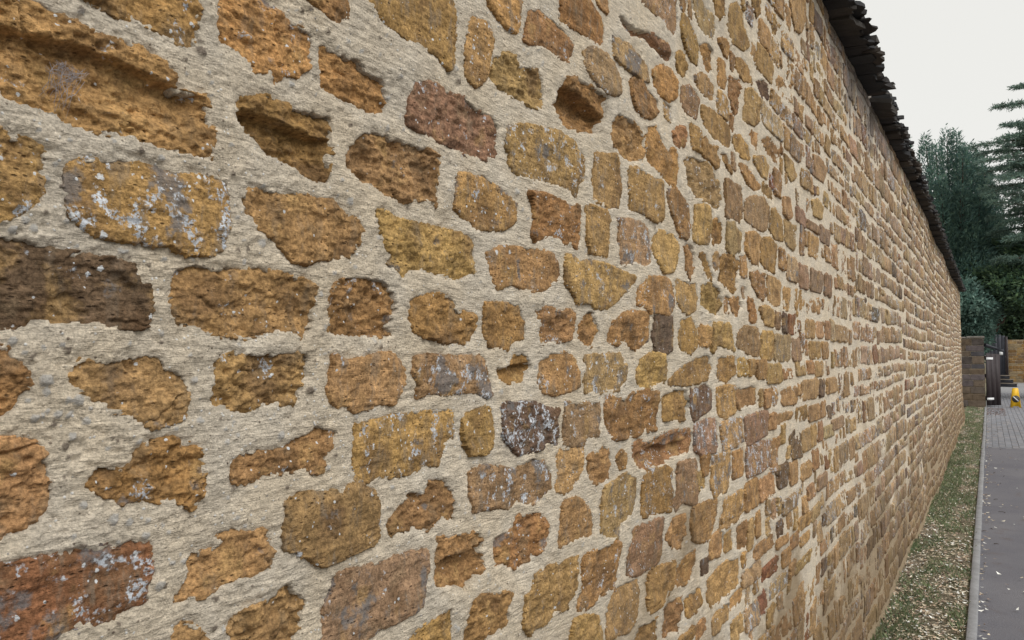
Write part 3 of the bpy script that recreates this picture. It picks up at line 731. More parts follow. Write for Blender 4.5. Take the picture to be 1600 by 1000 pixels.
# pebbles and grit caught in the mortar
for _ in range(1500):
    t = 0.27+rs.rand()**2*3.0; zz = wall_z(t, rs.uniform(-10, 1010)); r = rs.choice([0.0018, 0.0024, 0.0032, 0.0045], p=[.45, .3, .18, .07])
    i0, i1 = np.searchsorted(ts, [t-r, t+r]); j = np.searchsorted(Zg[min(i0, len(ts)-1)], [zz-r, zz+r])
    if i1-i0 < 1 or j[1]-j[0] < 1: continue
    sl = (slice(i0, i1), slice(j[0], j[1]))
    if (SD[sl] < 0.002).any(): continue
    q = 1-((Tg[sl]-t)**2+(Zg[sl]-zz)**2)/(r*r)
    k = q > 0
    Hm[sl] += np.where(k, np.sqrt(np.maximum(q, 0))*r*0.8, 0)
    PE[sl][..., 0 if rs.rand() < 0.72 else 1] = np.maximum(PE[sl][..., 0], np.where(k, 0.75, 0))
nt_, nz_ = Tg.shape
idx = np.arange(nt_*nz_).reshape(nt_, nz_)
qf = np.stack([idx[:-1, :-1], idx[1:, :-1], idx[1:, 1:], idx[:-1, 1:]], -1).reshape(-1, 4)
mv = np.stack([Hm, Tg, Zg], -1).reshape(-1, 3)
wall = empty('boundary_wall', (0, 0, 0))
tag(wall, 'long tall wall of golden brown ironstone rubble with wide pale mortar joints, running into the distance', 'wall')
mo = add('mortar', make_mesh('mortar', mv, qf, M_MORTAR, True, {'peb': np.concatenate([PE.reshape(-1, 2), np.zeros((nt_*nz_, 1))], 1)}), wall)
cb = MB(); cb.box((-0.50, -2.05, -0.03), (-0.047, WALL_END-0.02, WALL_H+0.05)); cb.build('wall_core', M_MORTAR, wall)
eb = MB(); eb.box((-0.50, WALL_END-0.018, -0.03), (0.004, WALL_END+0.03, WALL_H+0.05)); eb.build('end_face', M_MORTAR, wall)

# ------------------------------------------------------------------ build each stone
def stone_colors(code, seed, grey=0.08):
    r = random.Random(seed)
    c = np.array(PAL[code[0]])
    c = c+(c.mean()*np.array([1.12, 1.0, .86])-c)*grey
    c = c*1.08*r.uniform(0.84, 1.14)*np.array([r.uniform(.95, 1.05), r.uniform(.95, 1.05), r.uniform(.92, 1.1)])
    l = {'0': 0.28, '1': 0.62, '2': 0.84, '3': 1.0}[code[1]]
    crust = {'p': 0.42, 'k': 0.48, 'd': 0.40, 'g': 0.36}.get(code[0], 0.32)+0.10*int(code[1])+r.uniform(-.2, .15)
    fl = {'f': 1.0, 's': 0.55}.get(code[2], 0.15)
    return c, np.array([l*r.uniform(.75, 1.1), max(crust, 0), fl])
def stone_grid(s, k, dt, dz):
    b = s['b']; m = 0.016; code = s['code']; poly = s['poly']
    w, h = b[1]-b[0], b[3]-b[2]
    nx = int(np.clip(math.ceil((w+2*m)/dt), 7, 150)); ny = int(np.clip(math.ceil((h+2*m)/dz), 7, 130))
    T, Z = np.meshgrid(np.linspace(b[0]-m, b[1]+m, nx), np.linspace(b[2]-m, b[3]+m, ny), indexing='ij')
    sd = poly_sd(T.ravel(), Z.ravel(), poly).reshape(T.shape)-s['g']
    rg = random.Random(k*13+5); sx, sy = rg.uniform(0, 90), rg.uniform(0, 90)
    X, Y = T+sx, Z+sy
    tc, zc = (b[0]+b[1])/2, (b[2]+b[3])/2
    u, v = (T-tc)/max(w, 1e-3)*2, (Z-zc)/max(h, 1e-3)*2
    face = code[2]
    far = fade_far(tc)
    big = min(1.0, h/0.07)
    f1 = fbm(X*17, Y*22, k, 4, 0.55)
    n8 = f1*3.2+0.5*perlin(X*5, Y*8, k+2)
    ter = (np.floor(n8)+sstep(0.74, 1.0, n8-np.floor(n8)))/3.2       # broken, stepped faces
    lam = fbm(X*22, Y*150, k+5, 2)
    crum = fbm(X*110, Y*130, k+7, 3, 0.6)
    crack = np.exp(-(np.abs(perlin(X*13+f1, Y*17, k+9))/0.035)**2)
    rid = 0.5-1.6*np.abs(perlin(X*40+0.6*f1, Y*66, k+15))+0.25*perlin(X*90, Y*140, k+16)
    if face == 'f':
        H = 0.0012+rg.uniform(-.001, .003)+0.0030*f1+0.0030*ter+0.0014*crum+0.0010*lam+0.0007*rid-0.0022*crack*(rg.random() < .4)
    elif face == 's':
        H = -0.0002+rg.uniform(-.002, .003)+0.0046*f1+0.0070*ter+0.0024*crum+0.0008*lam+0.0016*rid-0.0040*crack*sstep(-.1, .3, f1)
    else:
        H = -0.002+rg.uniform(-.003, .002)+0.0065*f1+0.0095*ter+0.0042*crum+0.0013*lam+0.0030*rid-0.005*crack*sstep(-.2, .3, f1)
        H = H*big
    if face in 'hH':
        D = (0.034 if face == 'H' else (0.014 if k == 0 else 0.021))*big
        led = (0.30 if face == 'H' else 0.36)-0.15*u*(k % 2 == 0)+0.22*perlin(X*14, Y*3, k+3)
        dep = sstep(0.0, 0.10, led-v)*np.clip((v+1.05)/(led+1.05), 0, 1)**0.8
        H = H-D*dep*sstep(1.0, 0.72, np.abs(u+0.1*perlin(X*9, Y*9, k)))
    H = H+(rg.uniform(-1, 1)*u+rg.uniform(-1, 1)*v)*0.0022
    H = H+(0.0022 if (tc > 0.9 and face in 'es') else 0.0)*(1-far)
    H = H+0.0030*far*(1+rg.uniform(-.5, .6))
    H = H+undulate(T, Z)
    rag_s = 0.0024*fbm(T*80, Z*100, k+31, 2)+0.0020*perlin(T*260, Z*300, k+33)
    e = np.clip((sd+rag_s+0.004)/0.004, 0, 1)
    d0 = 0.003 if tc < 0.9 else 0.001
    H = H-0.0010*e*e-sstep(d0, d0+0.008, sd+rag_s)*0.055
    X3 = np.stack([H, T-tc, Z-zc], -1)
    ix = np.arange(nx*ny).reshape(nx, ny)
    keep = np.minimum.reduce([sd[:-1, :-1], sd[1:, :-1], sd[1:, 1:], sd[:-1, 1:]]) < 0.012
    f = np.stack([ix[:-1, :-1], ix[1:, :-1], ix[1:, 1:], ix[:-1, 1:]], -1)[keep]
    sr_ = sd+rag_s
    fs = np.maximum.reduce([sr_[:-1, :-1], sr_[1:, :-1], sr_[1:, 1:], sr_[:-1, 1:]])[keep] < d0+0.0015
    used = np.unique(f); remap = np.zeros(nx*ny, np.int64); remap[used] = np.arange(len(used))
    return X3.reshape(-1, 3)[used], remap[f], (0.0, tc, zc), fs
def stone_ring(s, k):
    """a cheap stone of some 40 triangles for the far courses"""
    rg = random.Random(k*7+1); p = s['poly']; c = p.mean(0)
    b = undulate(np.array([c[0]]), np.array([c[1]]))[0]+0.0065+rg.uniform(-.003, .004)
    n = len(p)
    inner = c+(p-c)*0.84
    v = [(b+0.003, 0, 0)]
    v += [(b+rg.uniform(-.0025, .0025), q[0]-c[0], q[1]-c[1]) for q in inner]
    v += [(b-0.006, q[0]-c[0], q[1]-c[1]) for q in p]
    v += [(b-0.050, q[0]-c[0], q[1]-c[1]) for q in p]
    f = []
    for i in range(n):
        i2 = (i+1) % n
        f += [(0, 1+i, 1+i2), (1+i, 1+n+i, 1+n+i2), (1+i, 1+n+i2, 1+i2), (1+n+i, 1+2*n+i, 1+2*n+i2), (1+n+i, 1+2*n+i2, 1+n+i2)]
    return np.array(v), np.array(f), (0.0, c[0], c[1])
def screen_area(s):
    b = s['b']
    if b[0] < 0.20: 
        if b[1] < 0.29: return 0
    t0 = max(b[0], 0.25)
    pts = [project((0, t, z))[:2] for t in (t0, b[1]) for z in (b[2], b[3])]
    xs = [min(max(p[0], 0), 1600) for p in pts]; ys = [p[1] for p in pts]
    x0, x1 = min(xs), max(xs)
    y0 = max(0, (ys[0]+ys[2])/2); y1 = min(1000, (ys[1]+ys[3])/2)
    ya, yb = min(max(min(y0, y1), 0), 1000), min(max(max(y0, y1), 0), 1000)
    yl, yh = min(ys), max(ys)
    if yh < 0 or yl > 1000: return 0
    return (x1-x0)*max(abs(yb-ya), 0.1)
order = sorted(range(len(stones)), key=lambda i: -screen_area(stones[i]))
single = set(order[:300])
RV, RQ, RC, RP, RS = [], [], [], [], []; off = 0        # the rest, joined
TV, TF, TC_, TP = [], [], [], []; toff = 0
for k, s in enumerate(stones):
    tc = (s['b'][0]+s['b'][1])/2
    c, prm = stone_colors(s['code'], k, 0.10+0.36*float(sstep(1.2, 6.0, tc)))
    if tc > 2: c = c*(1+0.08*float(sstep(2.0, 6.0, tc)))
    area = screen_area(s)
    if tc < 5.6:
        if area > 0:
            dep = max(np.array([-CAM[0], max(tc, 0.3), 0])@FW, 0.4)
            q = 2.0 if tc < 1.2 else 2.3; dz = q*dep/FPX; dt = min(max(q*dep*dep/(FPX*CAM[0]), dz), 0.009)
        else: dz = dt = 0.009
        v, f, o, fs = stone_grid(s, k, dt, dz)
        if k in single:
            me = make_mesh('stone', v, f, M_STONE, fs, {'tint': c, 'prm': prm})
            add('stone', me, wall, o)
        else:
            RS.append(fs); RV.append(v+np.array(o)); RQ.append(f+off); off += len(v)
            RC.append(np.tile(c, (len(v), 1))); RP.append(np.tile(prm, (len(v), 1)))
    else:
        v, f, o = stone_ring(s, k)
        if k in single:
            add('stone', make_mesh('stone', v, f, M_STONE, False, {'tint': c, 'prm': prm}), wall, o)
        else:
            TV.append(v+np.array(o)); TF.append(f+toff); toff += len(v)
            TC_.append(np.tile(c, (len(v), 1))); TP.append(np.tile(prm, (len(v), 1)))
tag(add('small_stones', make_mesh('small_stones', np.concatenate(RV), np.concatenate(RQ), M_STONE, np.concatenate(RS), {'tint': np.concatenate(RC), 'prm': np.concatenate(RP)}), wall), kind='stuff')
tag(add('far_stones', make_mesh('far_stones', np.concatenate(TV), np.concatenate(TF), M_STONE, False, {'tint': np.concatenate(TC_), 'prm': np.concatenate(TP)}), wall), kind='stuff')

# ------------------------------------------------------------------ coping of rough stone slates
rc = random.Random(12)
cop = MB(); cop.prism([(-0.50, -2.0, WALL_H+0.052), (-0.02, -2.0, WALL_H+0.052), (-0.22, -2.0, WALL_H+0.34), (-0.30, -2.0, WALL_H+0.34)],
                      [(-0.50, WALL_END, WALL_H+0.052), (-0.02, WALL_END, WALL_H+0.052), (-0.22, WALL_END, WALL_H+0.34), (-0.30, WALL_END, WALL_H+0.34)])
coping = cop.build('coping', M_MORTAR, wall)
def slate(w, out, thick, back=0.24):
    """rough slab: runs 0..w along y, from -back to +out along x, ragged front edge; about 40 triangles"""
    n = 6; j = lambda a: rc.uniform(-a, a)
    front = [(out+j(.022)-0.020*(abs(i-n/2)/(n/2))**2*rc.random(), w*i/n+(j(.010) if 0 < i < n else 0)) for i in range(n+1)]
    out2 = [(-back, 0.0)]+front+[(-back, w)]
    top = [(x-(0.008+j(.008) if x > -back+.01 else 0), y, thick+j(.005)) for x, y in out2]
    bot = [(x, y, j(.004)) for x, y in out2]
    return bot, top
SL_C = [(0.04, 0.037, 0.037), (0.054, 0.049, 0.045), (0.032, 0.032, 0.034), (0.061, 0.052, 0.045), (0.043, 0.043, 0.045)]
count = 0; rest = MB()
for layer in range(8):
    t = -2.0+rc.uniform(0, 0.12)
    while t < WALL_END-0.05:
        wd = min(rc.uniform(0.09, 0.26), WALL_END-t); th = rc.uniform(0.012, 0.032)
        if layer < 5 and t < GAP_T-0.02 < t+wd+0.10: wd = max(0.06, GAP_T-0.05-t)
        out = (0.105, 0.122, 0.100, 0.060, 0.03, -0.02, -0.07, -0.11)[layer]+rc.uniform(-0.030, 0.022)+(0.012 if t < GAP_T-0.03 else 0)
        zz = WALL_H-0.012+(0, 0.024, 0.050, 0.078, 0.11, 0.145, 0.185, 0.225)[layer]+rc.uniform(-.006, .007)+0.02*float(perlin(t*0.5, layer, 8))*1.2
        droop = rc.uniform(0.02, 0.20)
        if layer == 0 and GAP_T-0.04 < t < GAP_T+0.16: droop = 0.42; out += 0.02
        bot, top = slate(wd-rc.uniform(0.004, 0.012), out, th)
        ca, sa = math.cos(droop), math.sin(droop); tw = rc.uniform(-.05, .05)
        def tr(p):
            x, y, z0 = p; return (x*ca+z0*sa, y+tw*x, -max(x, -0.06)*sa+z0*ca+tw*y*0.4)
        m = MB(); m.prism([tr(p) for p in bot], [tr(p) for p in top], rc.choice(SL_C))
        if layer < 2 and t > 1.2 and count < 290:
            me = make_mesh('slate', m.v, m.f, M_SLATE, False, {'tint': np.array(m.c)})
            add('slate', me, coping, (0, t, zz)); count += 1
        else:
            for f in m.f: rest.f.append([q+len(rest.v) for q in f])
            rest.v += [(x, y+t, z0+zz) for x, y, z0 in m.v]; rest.c += m.c
        t += wd
        if layer < 5 and abs(t-GAP_T) < 0.08: t = GAP_T+(0.0 if layer == 0 else 0.10)
tag(rest.build('upper_slates', M_SLATE, coping), kind='stuff')

# ------------------------------------------------------------------ kerb and block paving
kerb = sheet('kerb', GX+0.004, GX+0.046, -5, 28.2, -0.01, M_CONC)
y = -4.0; kme = None
while y < 28.2:
    L = min(0.914, 28.25-y)
    m = MB(); m.box((0, 0, -0.08), (0.052, L-0.007, 0.040), 0.006)
    o = add('kerb_stone', make_mesh('kerb_stone', m.v, m.f, M_CONC), kerb, (GX+rc.uniform(-.003, .003), y, rc.uniform(-.004, .004)), (rc.uniform(-.003, .003), rc.uniform(-.03, .03), rc.uniform(-.003, .003)))
    y += L
pav = sheet('block_paving', GX+0.03, 4.0, 16.2, 62, -0.004, M_CONC)
BL_C = [(0.20, 0.205, 0.225), (0.22, 0.222, 0.24), (0.185, 0.19, 0.21), (0.225, 0.22, 0.23), (0.205, 0.198, 0.208)]
bmesh_c = []
for c in BL_C:
    m = MB(); m.box((0, 0, 0), (0.094, 0.194, 0.022), 0.004)
    bmesh_c.append((m, make_mesh('paving_block', m.v, m.f, M_BLOCK, False, {'tint': np.array(c)}), c))
nb = 0; restb = MB()
for j in range(118):
    for i in range(19):
        x = GX+0.06+i*0.1; yy = 16.22+j*0.2+(0.1 if i % 2 else 0); q = rc.randrange(len(BL_C))
        if i < 12 and nb < 300:
            add('paving_block', bmesh_c[q][1], pav, (x, yy, -0.016+rc.uniform(-.002, .002))); nb += 1
        else:
            m = bmesh_c[q][0]
            for f in m.f: restb.f.append([k+len(restb.v) for k in f])
            dz = rc.uniform(-.002, .002)
            restb.v += [(a+x, b+yy, c_+dz-0.016) for a, b, c_ in m.v]; restb.c += [BL_C[q]]*len(m.v)
tag(restb.build('more_paving_blocks', M_BLOCK, pav), kind='stuff')
sheet('courtyard', GX+0.05, 40, 39.9, 56, -0.006, mat_plain('pale_paving', (0.36, 0.36, 0.38), 0.9, 0.15, 2, 0.002))

# ------------------------------------------------------------------ leaf litter, grass, twigs on the verge; leaves on the path
rl = np.random.RandomState(5)
def leaves(n, fx, fy, z0, size, cols, tilt=0.5):
    V, F, K = [], [], []
    for i in range(n):
        x, yv = fx(), fy(); L = size*rl.uniform(.5, 1.3); W = L*rl.uniform(.25, .55); a = rl.rand()*6.283
        d = np.array([math.cos(a), math.sin(a), rl.uniform(-tilt, tilt)*.5]); e = np.array([-math.sin(a), math.cos(a), rl.uniform(-tilt, tilt)])
        cv = rl.uniform(.05, .35)*L
        c = np.array([x, yv, z0+rl.rand()*0.022])
        b = len(V)
        V += [c-d*L/2+[0, 0, cv*.6], c+e*W/2+[0, 0, cv*.3], c+d*L/2+[0, 0, cv], c-e*W/2+[0, 0, cv*.2], c]
        F += [(b, b+4, b+1), (b+1, b+4, b+2), (b+2, b+4, b+3), (b+3, b+4, b)]
        K += [np.array(cols[rl.randint(len(cols))])*rl.uniform(.75, 1.25)]*5
    return np.array(V), np.array(F), np.array(K)
DEAD = [(0.482, 0.405, 0.296), (0.624, 0.575, 0.471), (0.354, 0.265, 0.192), (0.736, 0.73, 0.678), (0.453, 0.342, 0.243), (0.27, 0.201, 0.156), (0.594, 0.515, 0.382)]
def near_y(): return 3.0+25*rl.rand()**1.9
gv = lambda x, yv: 0.012+0.03*0
v, f, k = leaves(19000, lambda: rl.uniform(0.01, GX-0.01), near_y, 0.012, 0.029, DEAD)
tag(add('leaf_litter', make_mesh('leaf_litter', v, f, M_LITTER, False, {'tint': k})), 'dry brown leaf litter covering the verge below the stone wall', 'leaves', kind='stuff')
v, f, k = leaves(420, lambda: GX+0.055+abs(rl.randn())*rl.choice([.04, .04, .35]), near_y, 0.006, 0.040, DEAD, 0.25)
v2, f2, k2 = leaves(700, lambda: rl.uniform(GX-0.3, GX+0.5), lambda: rl.uniform(24.5, 28.0), 0.006, 0.05, [(0.17, 0.085, 0.06), (0.14, 0.09, 0.07)], 0.25)
tag(add('path_leaves', make_mesh('path_leaves', np.concatenate([v, v2]), np.concatenate([f, f2+len(v)]), M_LITTER, False, {'tint': np.concatenate([k, k2])})), 'scattered fallen leaves and needles on the path beside the kerb', 'leaves', kind='stuff')
V, F, K = [], [], []
GC = [(0.175, 0.226, 0.118), (0.205, 0.252, 0.127), (0.142, 0.188, 0.111), (0.253, 0.252, 0.158)]
n = 0
while n < 24000:
    x, yv = rl.uniform(0.0, GX-0.005), near_y()
    dens = float(perlin(x*5, yv*1.6, 3))*0.8+0.02+0.6*math.exp(-((yv-11.5)/2.0)**2)*(x < 0.25)+0.22*(yv > 8)+0.1
    if rl.rand() > dens: continue
    n += 1
    h = rl.uniform(.018, .055)*(1+0.5*math.exp(-(x/0.05)**2)); a = rl.rand()*6.283; w2 = 0.0028; ln = rl.uniform(.2, .9)*h
    b = len(V); dx, dy = math.cos(a), math.sin(a); z0 = 0.008
    V += [(x-dy*w2, yv+dx*w2, z0), (x+dy*w2, yv-dx*w2, z0), (x+dx*ln*.4+dy*w2*.8, yv+dy*ln*.4-dx*w2*.8, z0+h*.65), (x+dx*ln, yv+dy*ln, z0+h)]
    F += [(b, b+1, b+2), (b, b+2, b+3)]
    K += [np.array(GC[rl.randint(4)])*rl.uniform(.75, 1.3)]*4
tag(add('grass', make_mesh('grass', np.array(V), np.array(F), M_GRASS, False, {'tint': np.array(K)})), 'short green grass tufts growing among the dead leaves of the verge', 'grass', kind='stuff')
tw = MB()
for i in range(70):
    x, yv = rl.uniform(0.03, GX+0.35), near_y(); a = rl.rand()*3.14; L = rl.uniform(.04, .14)
    p0 = np.array([x, yv, 0.03 if x < GX else 0.008]); d = np.array([math.cos(a)*.5, math.sin(a), 0])*L
    tw.tube([p0, p0+d*.5+[.006, 0, .004], p0+d], [.003, .0026, .0015], 5)
tag(tw.build('twigs', M_BARK), 'small dark twigs lying on the verge and path edge', 'twigs', kind='stuff')

# ------------------------------------------------------------------ return wall / gate pier, gates, sign, far wall
YP = 28.5
def at_y(px, py, Y):
    d = ray(px, py); return CAM+d*((Y-CAM[1])/d[1])
px1 = at_y(1539, 600, YP)[0]; ztop = at_y(1520, 526, YP)[2]
pier = empty('return_wall', (px1-0.9, YP, 0))
tag(pier, 'dark weathered block stone wall end beside the brown gate, past the far end of the long wall', 'wall')
m = MB(); m.box((-2.6, YP+0.02, -0.05), (px1-0.02, YP+0.42, ztop-0.06)); m.build('wall_core', M_MORTAR, pier)
PC = [(0.109, 0.092, 0.084), (0.133, 0.108, 0.09), (0.09, 0.085, 0.092), (0.147, 0.11, 0.078), (0.119, 0.1, 0.101), (0.162, 0.125, 0.095)]
z = 0.0; row = 0
while z < ztop-0.10:
    ch = rc.uniform(0.15, 0.24); ch = min(ch, ztop-0.05-z); x = px1
    while x > -2.55:
        wd = rc.uniform(0.22, 0.5)
        m = MB(); m.box((x-wd+0.012, YP-rc.uniform(.0, .018), z+0.006), (x-(0 if x == px1 else 0.0), YP+0.06 if x < px1 else YP+0.43, z+ch-0.006), 0.012)
        o = m.build('stone', M_BLOCKSTONE, pier, (x, YP, z))
        o.data.attributes.new('tint', 'FLOAT_COLOR', 'POINT').data.foreach_set('color', np.tile(np.append(np.array(rc.choice(PC))*rc.uniform(.8, 1.2), 1), len(m.v)).astype(np.float32))
        x -= wd
    z += ch
x = px1+0.02
while x > -2.55:
    wd = rc.uniform(0.3, 0.5)
    m = MB(); m.box((x-wd+0.01, YP-0.04, ztop-0.055), (x, YP+0.46, ztop+rc.uniform(-.01, .03)), 0.015)
    o = m.build('coping_stone', M_BLOCKSTONE, pier, (x, YP, ztop))
    o.data.attributes.new('tint', 'FLOAT_COLOR', 'POINT').data.foreach_set('color', np.tile(np.array([0.21, 0.19, 0.17, 1]), len(m.v)).astype(np.float32))
    x -= wd

# brown gate leaf standing open behind the pier
def gate(name, hinge, ang, width, h0, h1, nboard, mat, label, marks):
    g = empty(name, hinge); tag(g, label, 'gate'); g.rotation_euler[2] = ang
    bw = width/nboard
    for i in range(nboard):
        ha = h0+(h1-h0)*i/nboard; hb = h0+(h1-h0)*(i+1)/nboard
        m = MB(); a, b = i*bw+0.001, (i+1)*bw-0.001
        m.prism([(a, -.022, .05), (b, -.022, .05), (b, .0, .05), (a, .0, .05)], [(a, -.022, ha), (b, -.022, hb), (b, .0, hb), (a, .0, ha)])
        add('board', make_mesh('board', m.v, m.f, mat), g)
    for zr in (0.22, h0*0.55, min(h0, h1)-0.16):
        m = MB(); m.box((0.0, 0.001, zr), (width, 0.045, zr+0.11), 0.004); add('rail', make_mesh('rail', m.v, m.f, mat), g)
    for zr in marks:
        m = MB(); m.box((0.0, -0.030, zr), (width*0.48, -0.0225, zr+0.07), 0.002); add('hinge_strap', make_mesh('hinge_strap', m.v, m.f, M_WHITE), g)
    return g
hz = (px1+0.03, YP+0.10, 0)
gate('wooden_gate', hz, R(52), 0.60, 1.66, 1.63, 3, M_WOOD, 'brown boarded gate leaf with white hinge straps, open beside the dark stone wall', (0.22, 1.46))
m = MB(); q0 = np.array([px1+0.02, YP+0.30, 1.92]); q1 = np.array([px1+0.50, YP+0.78, 1.74])
m.tube([q0, (q0+q1)/2, q1], [.055, .05, .05], 8); brace = m.build('timber_brace', M_DARK, None, tuple(q0)); tag(brace, 'dark slanting timber brace just above the brown gate leaf', 'brace')

# far end of the yard
YF = 55.0
xa = at_y(1541, 580, YF)[0]; xb = at_y(1571.5, 580, YF)[0]; zt = at_y(1556, 523, YF)[2]; zb = at_y(1556, 588, YF)[2]
g = empty('tall_gate', (xa, YF-0.1, zb)); tag(g, 'tall dark blue-black gate in the far golden stone wall behind the steps', 'gate')
for i in range(5):
    m = MB(); bw = (xb-xa)/5; m.box((i*bw+.0005, -0.05, 0), ((i+1)*bw-.0005, 0.0, zt-zb-(0.06 if i == 4 else 0)), 0.006); add('board', make_mesh('board', m.v, m.f, M_DARK), g)
m = MB(); m.box((xb-xa+.002, -0.09, 0), (xb-xa+0.13, 0.04, zt-zb-0.12), 0.008); add('gate_post', make_mesh('gate_post', m.v, m.f, M_WOOD), g)
m = MB(); m.box(((xb-xa)*.70, -0.065, 1.25), ((xb-xa)*.88, -0.052, 1.44)); add('white_notice', make_mesh('white_notice', m.v, m.f, M_WHITE), g)
ztf = at_y(1590, 531, YF)[2]
fw = empty('yard_wall', (xb+0.2, YF, 0)); tag(fw, 'golden rubble stone wall at the far end of the yard, right of the tall dark gate', 'wall')
m = MB(); m.box((xb+0.14, YF, -0.05), (xb+9, YF+0.4, ztf)); m.build('wall_core', M_MORTAR, fw)
m = MB(); m.box((-12, YF+0.05, -0.05), (xa-0.05, YF+0.4, ztf)); m.build('wall_core', M_MORTAR, fw)
z = 0.05; nfw = 0; far = MB()
FC = [(0.30, 0.18, 0.07), (0.36, 0.24, 0.11), (0.25, 0.15, 0.065), (0.33, 0.25, 0.15), (0.22, 0.15, 0.09)]
while z < ztf-0.05:
    ch = rc.uniform(0.12, 0.22); ch = min(ch, ztf-z); x = xb+0.15
    while x < xb+8.9:
        wd = min(rc.uniform(0.18, 0.45), xb+9-x); m = MB(); m.box((x+.008, YF-rc.uniform(.01, .03), z+.008), (x+wd-.008, YF+.05, z+ch-.008), .01)
        col = np.array(rc.choice(FC))*rc.uniform(.85, 1.15)
        if x < xb+2.6:
            o = m.build('stone', M_BLOCKSTONE, fw, (x, YF, z))
            o.data.attributes.new('tint', 'FLOAT_COLOR', 'POINT').data.foreach_set('color', np.tile(np.append(col, 1), len(m.v)).astype(np.float32))
        else:
            for f in m.f: far.f.append([q+len(far.v) for q in f])
            far.v += m.v; far.c += [tuple(col)]*len(m.v)
        x += wd
    z += ch
tag(far.build('more_stones', M_BLOCKSTONE, fw), kind='stuff')
# steps
YS = 47.5
s0 = at_y(1556, 597, YS); s1 = at_y(1589, 597, YS)
st = empty('garden_steps', (s0[0], YS, 0)); tag(st, 'low flight of weathered timber steps in front of the tall dark gate', 'steps')
for i in range(3):
    w_ = (s1[0]-s0[0])*(1-0.16*i)
    m = MB(); m.box((0, i*0.34, i*0.19), (w_, 1.6, i*0.19+0.14)); add('riser', make_mesh('riser', m.v, m.f, M_DARK), st)
    m = MB(); m.box((-0.03, i*0.34-0.03, i*0.19+0.142), (w_+0.03, i*0.34+0.36, i*0.19+0.188), .006); add('tread', make_mesh('tread', m.v, m.f, M_STEP), st)

# yellow floor sign
sp = on_ground(1587, 637); sr = at_y(1596, 637, sp[1])[0]-at_y(1578, 637, sp[1])[0]
sg = empty('floor_sign', sp); tag(sg, 'yellow folding floor sign with a dark round mark, standing on the paving', 'sign')
sg.rotation_euler[2] = 0.08
hw = sr/2*0.88; H = 0.60
for sgn, nm in ((-1, 'front_panel'), (1, 'back_panel')):
    m = MB(); t_ = 0.012
    def pt(x, zz, o): return (x, sgn*(0.015+0.14*(1-zz/H))+o, zz)
    prof = [(-hw, 0), (-hw*.72, 0), (-hw*.66, .05), (hw*.66, .05), (hw*.72, 0), (hw, 0), (hw*.62, H*.93), (hw*.5, H), (-hw*.5, H), (-hw*.62, H*.93)]
    if sgn > 0: prof = prof[::-1]
    m.prism([pt(x, zz, 0) for x, zz in prof][::-1], [pt(x, zz, -t_) for x, zz in prof][::-1])
    add(nm, make_mesh(nm, m.v, m.f, M_YELLOW), sg)
m = MB(); cz, rr = 0.27, 0.105
cir = [(rr*math.cos(a), cz+rr*math.sin(a)) for a in np.linspace(0, 2*math.pi, 20, endpoint=False)]
def pf(x, zz, o): return (x, -(0.015+0.14*(1-zz/H))-0.0125-o, zz)
m.prism([pf(x, zz, 0.004) for x, zz in cir], [pf(x, zz, 0.0) for x, zz in cir]); disc = add('round_mark', make_mesh('round_mark', m.v, m.f, M_BLACK), sg)
m = MB(); bar = [(-.075, cz+.062), (-.055, cz+.078), (.075, cz-.058), (.055, cz-.076)]
m.prism([pf(x, zz, 0.008) for x, zz in bar], [pf(x, zz, 0.0045) for x, zz in bar]); add('white_bar', make_mesh('white_bar', m.v, m.f, M_WHITE), disc)

# ------------------------------------------------------------------ trees and shrub
def leaf_cloud(P0, D, L, W, cols, rg):
    """diamond leaves at points P0 along directions D"""
    n = len(P0)
    r = rg.randn(n, 3); e = np.cross(D, r); e /= np.linalg.norm(e, axis=1)[:, None]+1e-9
    L = L*(0.6+0.8*rg.rand(n))[:, None]; W = W*(0.6+0.8*rg.rand(n))[:, None]
    A = P0; B = P0+D*L*.45+e*W*.5; Cc = P0+D*L; Dd = P0+D*L*.45-e*W*.5
    V = np.stack([A, B, Cc, Dd], 1).reshape(-1, 3)
    F = np.arange(4*n).reshape(n, 4)
    K = np.array(cols)[rg.randint(len(cols), size=n)]*(0.7+0.6*rg.rand(n))[:, None]
    return V, F, np.repeat(K, 4, 0)
def unit(v): return v/(np.linalg.norm(v, axis=-1, keepdims=True)+1e-9)
def tree(name, label, base, trunk_mb, V, F, K, cat='tree', group=None):
    t = empty(name, base); tag(t, label, cat, group)
    trunk_mb.build('trunk', M_BARK, t, tuple(base), True)
    o = add('crown', make_mesh('crown', V-np.array(base), F, M_LEAF, False, {'tint': K}), t)
    return t
def merge(parts):
    V, F, K = [], [], []; o = 0
    for v, f, k in parts: V.append(v); F.append(f+o); K.append(k); o += len(v)
    return np.concatenate(V), np.concatenate(F), np.concatenate(K)
# dark conifer with many upright leaders
rg = np.random.RandomState(21)
parts = []; tmb = MB(); DK = [(0.096, 0.169, 0.143), (0.121, 0.206, 0.165), (0.076, 0.138, 0.127), (0.153, 0.237, 0.176), (0.102, 0.181, 0.159)]
base = P(1500, 580, 33.0); base[2] = 0
tmb.tube([base, base+[0, 0, 3], base+[0.1, 0, 6], base+[0, 0, 8.5]], [.42, .34, .2, .06], 9)
tops = [(1392, 250, 33), (1418, 222, 34), (1446, 212, 33), (1462, 225, 32), (1479, 204, 33.5), (1494, 206, 33), (1504, 228, 32), (1515, 228, 33), (1528, 240, 34), (1538, 262, 33), (1531, 300, 31.5), (1550, 300, 33), (1500, 290, 31), (1470, 280, 31.2), (1560, 345, 32), (1520, 350, 30.6), (1548, 390, 31), (1572, 372, 33.5), (1590, 390, 34), (1606, 360, 34), (1580, 420, 33)]
